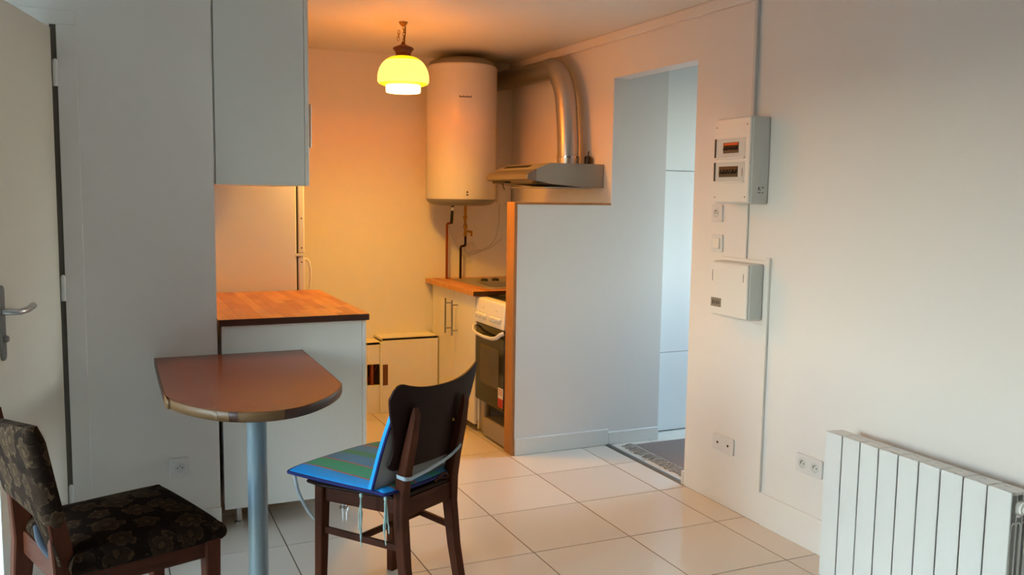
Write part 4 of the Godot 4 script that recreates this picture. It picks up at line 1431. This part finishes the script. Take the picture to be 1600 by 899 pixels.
func smooth_loop(ctrl: Array, n: int) -> PackedVector2Array:
	var out := PackedVector2Array()
	var c := ctrl.size()
	for i in c:
		var p0: Vector2 = ctrl[(i - 1 + c) % c]
		var p1: Vector2 = ctrl[i]
		var p2: Vector2 = ctrl[(i + 1) % c]
		var p3: Vector2 = ctrl[(i + 2) % c]
		for k in n:
			out.append(p1.cubic_interpolate(p2, p0, p3, float(k) / n))
	return out

func velvet_chair():
	# x = towards the camera side, z = backwards
	var F := Vector3(0.94, 0, -0.33).normalized()
	var R := F.cross(Vector3.UP)
	var B := -F
	var at := Vector3(-0.20, 0, -2.743)
	var t := thing("upholstered_chair", "chair upholstered in dark brown floral cut velvet, at the lower left beside the door", "chair", at, Basis(R, Vector3.UP, B))
	var ux := Vector3.RIGHT
	var uz := Vector3(0, 0, 1)
	var m: MB
	for s in [-1.0, 1.0]:
		m = MB.new()
		bar(m, [Vector3(s * 0.184, 0, 0.07), Vector3(s * 0.184, 0.25, 0.018), Vector3(s * 0.184, 0.40, 0.004), Vector3(s * 0.184, 0.52, 0.016), Vector3(s * 0.180, 0.66, 0.042), Vector3(s * 0.176, 0.77 if s > 0 else 0.80, 0.062)],
			[Vector2(0.018, 0.02), Vector2(0.019, 0.025), Vector2(0.02, 0.03), Vector2(0.017, 0.024), Vector2(0.013, 0.014), Vector2(0.010, 0.010)], ux, uz)
		part("rear_leg", m, M.chair_wood, t)
		m = MB.new()
		bar(m, [Vector3(s * 0.205, 0, -0.395), Vector3(s * 0.207, 0.42, -0.395)], [Vector2(0.017, 0.018), Vector2(0.023, 0.024)], ux, uz)
		part("front_leg", m, M.chair_wood, t)
		m = MB.new()
		bar(m, [Vector3(s * 0.200, 0.385, -0.01), Vector3(s * 0.207, 0.385, -0.395)], [Vector2(0.035, 0.011)], Vector3.UP, ux)
		part("seat_rail", m, M.chair_wood_h, t)
	for z in [-0.40, 0.0]:
		m = MB.new()
		bar(m, [Vector3(-0.20, 0.385, z), Vector3(0.20, 0.385, z)], [Vector2(0.035, 0.011)], Vector3.UP, uz)
		part("seat_rail", m, M.chair_wood_h, t)
	# padded seat
	m = MB.new()
	var out := smooth_loop([Vector2(-0.215, 0.0), Vector2(0.0, 0.005), Vector2(0.215, 0.0), Vector2(0.228, -0.02), Vector2(0.235, -0.20), Vector2(0.238, -0.41), Vector2(0.215, -0.432), Vector2(0.0, -0.437), Vector2(-0.215, -0.432), Vector2(-0.238, -0.41), Vector2(-0.235, -0.20), Vector2(-0.228, -0.02)], 5)
	m.pad(out, 0.10, Transform3D(Basis.IDENTITY, Vector3(0, 0.425, 0)), 0.35)
	part("seat_cushion", m, M.velvet_seat, t)
	# padded back, leaning, wrapped in the same cloth
	var rings := []
	var nr := 16
	for k in nr + 1:
		var v := float(k) / nr
		var y: float = lerpf(0.508, 0.779, v)
		var zl: float = 0.018 + 0.175 * (y - 0.50)
		var q: float = 1.0
		if k == 0 or k == nr: q = 0.55
		elif k == 1 or k == nr - 1: q = 0.88
		var hw: float = 0.202 - 0.022 * (1.0 - q) + 0.008 * (1.0 - v)
		var rr := PackedVector3Array()
		for e in rrect(hw * 2.0, 0.056 * q, 0.025 * q, 4):
			# the top edge dips towards the far side, the back is a little hollow
			var yo: float = (0.028 * (e.x / 0.21) + (0.012 if k == nr else 0.0)) * v + 0.03 * (1.0 - v) * pow(absf(e.x) / 0.21, 2.0)
			rr.append(Vector3(e.x, y + yo, zl + e.y + 0.008 * (1.0 - pow(e.x / 0.21, 2.0))))
		rings.append(rr)
	# long flat sides need points in between for the cloth to bend
	m = MB.new()
	m.loft(rings, true, true, 1)
	part("back_cushion", m, M.velvet, t)
	# cloth tail stapled down the near post and its torn grey lining
	m = MB.new()
	rings = []
	for k in 9:
		var v := k / 8.0
		var y := lerpf(0.55, 0.435, v)
		var hw := lerpf(0.085, 0.045, v)
		var cx := lerpf(0.13, 0.185, v)
		var z := lerpf(0.048, 0.022, v)
		rings.append(PackedVector3Array([Vector3(cx - hw, y + 0.012, z), Vector3(cx, y, z + 0.006), Vector3(cx + hw * 0.7, y, z), Vector3(cx + hw * 0.7, y, z - 0.004), Vector3(cx, y, z + 0.001), Vector3(cx - hw, y + 0.012, z - 0.005)]))
	m.loft(rings)
	part("cloth_tail", m, M.velvet, t)
	m = MB.new()
	m.tube(bez([Vector3(0.04, 0.50, 0.03), Vector3(0.09, 0.475, 0.034), Vector3(0.14, 0.445, 0.026), Vector3(0.20, 0.425, 0.018)]), [0.006, 0.007, 0.008, 0.008, 0.009, 0.010, 0.011, 0.011, 0.011, 0.011, 0.011, 0.010, 0.010, 0.009, 0.009, 0.008, 0.008, 0.008, 0.007, 0.007, 0.006], 8, true, 0.5)
	part("torn_lining", m, M.lining, t)

func socket_plate(parent: Node, o: Vector3, c: Vector3, s: float, out: Vector3, side: Vector3, kind: String):
	# one square cover plate with a socket well, a TV outlet or a rocker
	var m := MB.new(o)
	m.prism(rrect(s, s, 0.006), c, side, Vector3.UP, out, 0.009, 0.0015)
	var p := part("plate", m, M.plate, parent)
	if kind == "socket":
		m = MB.new(o)
		m.lathe([Vector2(0.0215, 0.0105), Vector2(0.0195, 0.0108), Vector2(0.0185, 0.0095), Vector2(0.0, 0.0095)], c, 24, out, false)
		part("socket_well", m, M.plastic_grey, p)
		m = MB.new(o)
		for q in [-0.009, 0.009]:
			m.rod(c + side * q + out * 0.0093, c + side * q + out * 0.0103, 0.0028, -1.0, 10)
		part("pin_hole", m, M.ink, p)
		m = MB.new(o)
		m.rod(c + Vector3(0, 0.010, 0) + out * 0.009, c + Vector3(0, 0.010, 0) + out * 0.02, 0.0024, -1.0, 10)
		part("earth_pin", m, M.steel, p)
	elif kind == "aerial":
		m = MB.new(o)
		m.rod(c + out * 0.008, c + out * 0.0105, 0.006, -1.0, 14)
		part("aerial_hole", m, M.ink, p)
	else:
		m = MB.new(o)
		m.prism(rrect(s * 0.62, s * 0.62, 0.003), c + out * 0.0085, side, Vector3.UP, out, 0.006, 0.0015)
		part("rocker", m, M.plastic, p)

func electrics():
	var L := Vector3.LEFT
	var Z := Vector3(0, 0, 1)
	# socket on the end wall
	var c := Vector3(0.230, 0.290, ZE)
	var t := thing("wall_socket", "single square wall socket low on the wall under the wooden table", "socket", c, Basis.IDENTITY, "wall sockets")
	socket_plate(t, c, c, 0.082, Z, Vector3.RIGHT, "socket")
	# double sockets on the right wall
	t = thing("wall_socket", "white double power socket on the right wall just left of the radiator", "socket", Vector3(XW, 0.35, -2.695), Basis.IDENTITY, "wall sockets")
	for z in [-2.731, -2.659]:
		socket_plate(t, Vector3(XW, 0.35, -2.695), Vector3(XW, 0.35, z), 0.076, L, Z, "socket")
	t = thing("wall_outlet", "white double outlet with two small holes low beside the hall passage", "outlet", Vector3(XW, 0.293, -3.25))
	for z in [-3.288, -3.212]:
		socket_plate(t, Vector3(XW, 0.293, -3.25), Vector3(XW, 0.293, z), 0.078, L, Z, "aerial")
	c = Vector3(XW, 1.362, -3.36)
	t = thing("wall_socket", "white square wall socket directly under the breaker panel", "socket", c, Basis.IDENTITY, "wall sockets")
	socket_plate(t, c, c, 0.08, L, Z, "socket")
	c = Vector3(XW, 1.222, -3.352)
	t = thing("light_switch", "white square light switch between the breaker panel and the meter box", "switch", c)
	socket_plate(t, c, c, 0.08, L, Z, "rocker")
	# breaker panel: front x = 2.462
	var o := Vector3(XW, 1.41, -3.14)
	t = thing("breaker_panel", "white electrical panel with two rows of breakers high on the right wall", "electrical panel", o)
	var m := MB.new(o)
	var zf := -3.262
	var zn := -3.020
	m.bb(Vector3(2.474, 1.408, zf), Vector3(XW, 1.780, zn), 0.006)
	part("housing", m, M.plastic_grey, t)
	m = MB.new(o)
	m.bb(Vector3(2.464, 1.412, zf + 0.004), Vector3(2.476, 1.776, zn - 0.004), 0.004)
	var cov := part("front_cover", m, M.plastic, t)
	for q in [[1.648, 0], [1.545, 1]]:
		var yc: float = q[0]
		m = MB.new(o)
		m.bb(Vector3(2.4625, yc - 0.042, -3.252), Vector3(2.4642, yc + 0.042, -3.052), 0.0006)
		part("window_recess", m, M.plastic_grey, cov)
		m = MB.new(o)
		m.bb(Vector3(2.461, yc - 0.022, -3.20 if q[1] == 0 else -3.225), Vector3(2.4628, yc + 0.024, -3.095), 0.0006)
		part("breaker_strip", m, M.smoke, cov)
		m = MB.new(o)
		m.bb(Vector3(2.4604, yc + 0.012, -3.195 if q[1] == 0 else -3.22), Vector3(2.4612, yc + 0.022, -3.10))
		part("label_strip", m, M.orange_mark if q[1] == 0 else M.table_edge, cov)
		var n := 6
		for k in n:
			var z := lerpf(-3.188 if q[1] == 0 else -3.21, -3.108, k / float(n - 1))
			m = MB.new(o)
			m.box(Vector3(2.4585, yc + 0.004, z), Vector3(0.005, 0.012, 0.011), 0.001)
			m.box(Vector3(2.4560, yc - 0.004, z), Vector3(0.008, 0.009, 0.005), 0.001)
			part("breaker_toggle", m, M.black, cov)
		# tinted flap and its ledge
		m = MB.new(o)
		m.bb(Vector3(2.4545, yc - 0.047, -3.254), Vector3(2.4645, yc - 0.040, -3.05), 0.0015)
		part("flap_ledge", m, M.plastic, cov)
		m = MB.new(o)
		m.bb(Vector3(2.458, yc - 0.04, -3.258), Vector3(2.4645, yc + 0.042, -3.250), 0.0015)
		part("flap_hinge", m, M.smoke, cov)
	m = MB.new(o)
	m.bb(Vector3(2.4618, 1.525, -3.068), Vector3(2.4628, 1.56, -3.066))
	part("flap_seam", m, M.ink, cov)
	for q in [Vector2(1.74, -3.25), Vector2(1.745, -3.045), Vector2(1.435, -3.25), Vector2(1.437, -3.045)]:
		m = MB.new(o)
		m.rod(Vector3(2.4645, q.x, q.y), Vector3(2.463, q.x, q.y), 0.003, -1.0, 10)
		part("screw", m, M.smoke, cov)
	# printed certification marks on the side
	m = MB.new(o)
	for q in [[2.518, 1.478, 0.006, 0.004], [2.516, 1.471, 0.004, 0.010], [2.522, 1.473, 0.008, 0.003], [2.524, 1.466, 0.006, 0.003], [2.538, 1.478, 0.006, 0.006], [2.520, 1.456, 0.016, 0.003], [2.538, 1.456, 0.010, 0.003]]:
		m.box(Vector3(q[0], q[1], zn), Vector3(q[2], q[3], 0.0008))
	part("printed_marks", m, M.ink, t)
	# meter box on its backing board
	o = Vector3(XW, 0.90, -3.14)
	t = thing("meter_box", "white meter box with a small grey window, below the switches", "meter box", o)
	m = MB.new(o)
	m.bb(Vector3(2.560, 0.885, -3.31), Vector3(XW, 1.165, -3.002), 0.002)
	part("backing_board", m, M.wall, t)
	m = MB.new(o)
	m.bb(Vector3(2.484, 0.905, -3.27), Vector3(2.560, 1.150, -3.013), 0.006)
	part("housing", m, M.plastic_grey, t)
	m = MB.new(o)
	m.bb(Vector3(2.474, 0.910, -3.266), Vector3(2.486, 1.146, -3.016), 0.004)
	var mc := part("front_cover", m, M.plastic, t)
	m = MB.new(o)
	m.bb(Vector3(2.4725, 0.945, -3.262), Vector3(2.4745, 0.985, -3.19), 0.0006)
	part("display_window", m, M.display, mc)
	m = MB.new(o)
	for k in 4:
		m.bb(Vector3(2.4718, 0.955 + 0.004 * (k % 2), -3.25 + k * 0.014), Vector3(2.4726, 0.974 - 0.003 * (k % 2), -3.243 + k * 0.014))
	part("display_marks", m, M.smoke, mc)
	m = MB.new(o)
	m.bb(Vector3(2.4735, 1.07, -3.045), Vector3(2.4745, 1.105, -3.042))
	m.bb(Vector3(2.4735, 1.06, -3.258), Vector3(2.4745, 1.11, -3.255))
	part("cover_slot", m, M.ink, mc)
	# surface trunking
	m = MB.new()
	m.bb(Vector3(2.552, 1.778, -3.137), Vector3(XW, HC - 0.05, -3.118), 0.002)
	var c1 := part("cable_trunking", m, M.plastic_grey)
	tag(c1, "white cable trunking from the top of the breaker panel to the ceiling", "trunking", "cable trunkings on the right wall")
	m = MB.new()
	m.bb(Vector3(2.562, 1.165, -3.146), Vector3(XW, 1.409, -3.139), 0.001)
	c1 = part("cable_trunking", m, M.plastic_grey)
	tag(c1, "thin white trunking joining the breaker panel to the meter box", "trunking", "cable trunkings on the right wall")
	m = MB.new()
	m.bb(Vector3(2.556, 0.147, -3.001), Vector3(XW, 1.178, -2.980), 0.002)
	c1 = part("cable_trunking", m, M.plastic)
	tag(c1, "white cable trunking running down from the meter box to the baseboard", "trunking", "cable trunkings on the right wall")

func radiator():
	var at := Vector3(2.45, 0, -2.06)
	var t := thing("radiator", "white sectional aluminium radiator on the right wall, cut by the frame's lower corner", "radiator", at)
	var pitch := 0.0838
	var z0 := -2.3645 - pitch
	var y0 := 0.02
	var y1 := 0.575
	# one section, centred on z = 0, shared by all
	var m := MB.new()
	var hw := pitch * 0.5 - 0.0022
	var xf := 2.40 - at.x
	m.bb(Vector3(xf, y0, -hw), Vector3(xf + 0.005, y1, hw), 0.0018)             # front plate
	m.bb(Vector3(xf + 0.005, y0 + 0.01, -0.004), Vector3(xf + 0.080, y1 - 0.03, 0.004))   # web
	m.bb(Vector3(xf + 0.026, y0 + 0.01, -hw), Vector3(xf + 0.030, y1 - 0.012, hw), 0.001)  # inner fins
	m.bb(Vector3(xf + 0.052, y0 + 0.01, -hw), Vector3(xf + 0.056, y1 - 0.012, hw), 0.001)
	m.bb(Vector3(xf + 0.078, y0, -hw), Vector3(xf + 0.082, y1 - 0.006, hw), 0.001)
	# flat head with two small slots, a front one by the plate and a rear one
	m.bb(Vector3(xf + 0.0045, y1 - 0.011, -hw), Vector3(xf + 0.016, y1 - 0.0005, hw * 0.15), 0.0015)
	m.bb(Vector3(xf + 0.0045, y1 - 0.011, hw * 0.78), Vector3(xf + 0.016, y1 - 0.0005, hw), 0.0015)
	m.bb(Vector3(xf + 0.0155, y1 - 0.011, -hw), Vector3(xf + 0.048, y1 - 0.001, hw), 0.002)
	m.bb(Vector3(xf + 0.0475, y1 - 0.013, -hw), Vector3(xf + 0.058, y1 - 0.002, -hw * 0.6), 0.0015)
	m.bb(Vector3(xf + 0.0475, y1 - 0.013, -hw * 0.05), Vector3(xf + 0.058, y1 - 0.002, hw), 0.0015)
	m.bb(Vector3(xf + 0.0575, y1 - 0.013, -hw), Vector3(xf + 0.079, y1 - 0.003, hw), 0.002)
	var sec := m.done()
	for k in 9:
		var s := part("section", sec, M.radiator, t)
		s.position = Vector3(0, 0, z0 + pitch * (k + 0.5) - at.z)
	m = MB.new(at)
	for y in [0.53, 0.10]:
		m.rod(Vector3(2.441, y - 0.02, z0 + 0.005), Vector3(2.441, y - 0.02, z0 + pitch * 9 - 0.004), 0.016, -1.0, 14)
	part("manifold", m, M.white, t)
	m = MB.new(at)
	var ze := z0 + pitch * 9
	m.lathe([Vector2(0.0, 0.028), Vector2(0.011, 0.028), Vector2(0.014, 0.022), Vector2(0.014, 0.014), Vector2(0.019, 0.013), Vector2(0.019, 0.006), Vector2(0.022, 0.005), Vector2(0.022, -0.004)], Vector3(2.441, 0.525, ze), 18, Vector3(0, 0, 1), false)
	part("end_plug", m, M.plastic, t)
	# cast end fins
	m = MB.new(at)
	for x in [2.420, 2.442, 2.466]:
		var pts := []
		for j in 9:
			var a := PI * j / 8.0
			pts.append(Vector3(x - cos(a) * 0.009, 0.465 + sin(a) * 0.012, ze - 0.006))
		pts.push_front(Vector3(x - 0.009, 0.10, ze - 0.006))
		pts.append(Vector3(x + 0.009, 0.10, ze - 0.006))
		m.tube(pts, 0.0028, 6)
	part("end_fins", m, M.white, t)
	m = MB.new(at)
	for z in [-2.3, -1.85]:
		m.bb(Vector3(2.47, 0.44, z - 0.012), Vector3(XW, 0.46, z + 0.012))
	part("bracket", m, M.white, t)

func hall():
	# passage side wall, closet wall, far walls and a window out of view
	var m := MB.new()
	m.bb(Vector3(XW + 0.10, 0, -4.72), Vector3(2.93, HC, ZP))
	struct("wall_passage", m, M.wall)
	m = MB.new()
	m.bb(Vector3(2.93, 0, -4.72), Vector3(4.6, HC, -4.60))
	struct("wall_hall", m, M.wall)
	m = MB.new()
	var hz0 := -4.35
	var hz1 := -3.42
	m.bb(Vector3(4.4, 0, -4.6), Vector3(4.6, HC, hz0))
	m.bb(Vector3(4.4, 0, hz0), Vector3(4.6, 0.9, hz1))
	m.bb(Vector3(4.4, 2.2, hz0), Vector3(4.6, HC, hz1))
	m.bb(Vector3(4.4, 0, hz1), Vector3(4.6, HC, -0.9))
	struct("wall_far", m, M.wall)
	window("window_2", Vector3(4.5, 0.9, (hz0 + hz1) * 0.5), hz1 - hz0, 1.3)
	m = MB.new()
	m.bb(Vector3(XW + 0.10, 0, -1.0), Vector3(4.6, HC, -0.88))
	struct("wall_hall_end", m, M.wall)
	# closet fronts
	var at := Vector3(3.6, 0, -4.47)
	var t := thing("hall_closet", "white built-in closet with flush panels seen through the hall passage", "closet", at)
	for e in [[0.003, 0.489], [0.493, 1.589], [1.593, HC - 0.004]]:
		for k in 3:
			var x0 := 2.935 + k * 0.485
			m = MB.new(at)
			m.bb(Vector3(x0, e[0], -4.482), Vector3(x0 + 0.481, e[1], -4.462), 0.001)
			part("panel", m, M.gloss_white, t)
	m = MB.new(at)
	m.bb(Vector3(2.935, 0.002, -4.50), Vector3(4.39, HC - 0.003, -4.486))
	part("carcass", m, M.gap_grey, t)
	# threshold strip
	at = Vector3(2.585, 0, -3.94)
	m = MB.new(at)
	m.prism(PackedVector2Array([Vector2(-0.02, 0.0), Vector2(0.02, 0.0), Vector2(0.013, 0.006), Vector2(0.004, 0.0085), Vector2(-0.004, 0.0085), Vector2(-0.013, 0.006)]), Vector3(2.582, 0.0, ZP + 0.016), Vector3.RIGHT, Vector3.UP, Vector3(0, 0, 1), 0.755, 0.0)
	var th := part("threshold_strip", m, M.alu_grey)
	th.position = at
	tag(th, "grey metal threshold strip on the floor across the hall passage", "threshold")
	# rug with a fringe towards the kitchen
	at = Vector3(3.2, 0, -3.93)
	t = thing("hall_rug", "grey woven rug with a pale fringe on the hall floor", "rug", at)
	m = MB.new(at)
	m.bb(Vector3(2.72, 0.001, -4.245), Vector3(3.75, 0.010, -3.56), 0.003)
	part("woven_field", m, M.rug, t)
	m = MB.new(at)
	var rng := RandomNumberGenerator.new()
	rng.seed = 12
	for k in 46:
		var z := lerpf(-4.24, -3.565, k / 45.0)
		for j in 3:
			var p0 := Vector3(2.722, 0.006, z + rng.randf_range(-0.005, 0.005))
			var tip := Vector3(2.722 - rng.randf_range(0.055, 0.095), 0.004 + rng.randf_range(0, 0.004), z + rng.randf_range(-0.03, 0.03))
			m.tube(bez([p0, p0.lerp(tip, 0.5) + Vector3(0, rng.randf_range(0.002, 0.012), rng.randf_range(-0.01, 0.01)), tip]), 0.0026, 5)
	var fr := part("fringe", m, M.fringe, t)
	fr.set_meta("kind", "stuff")
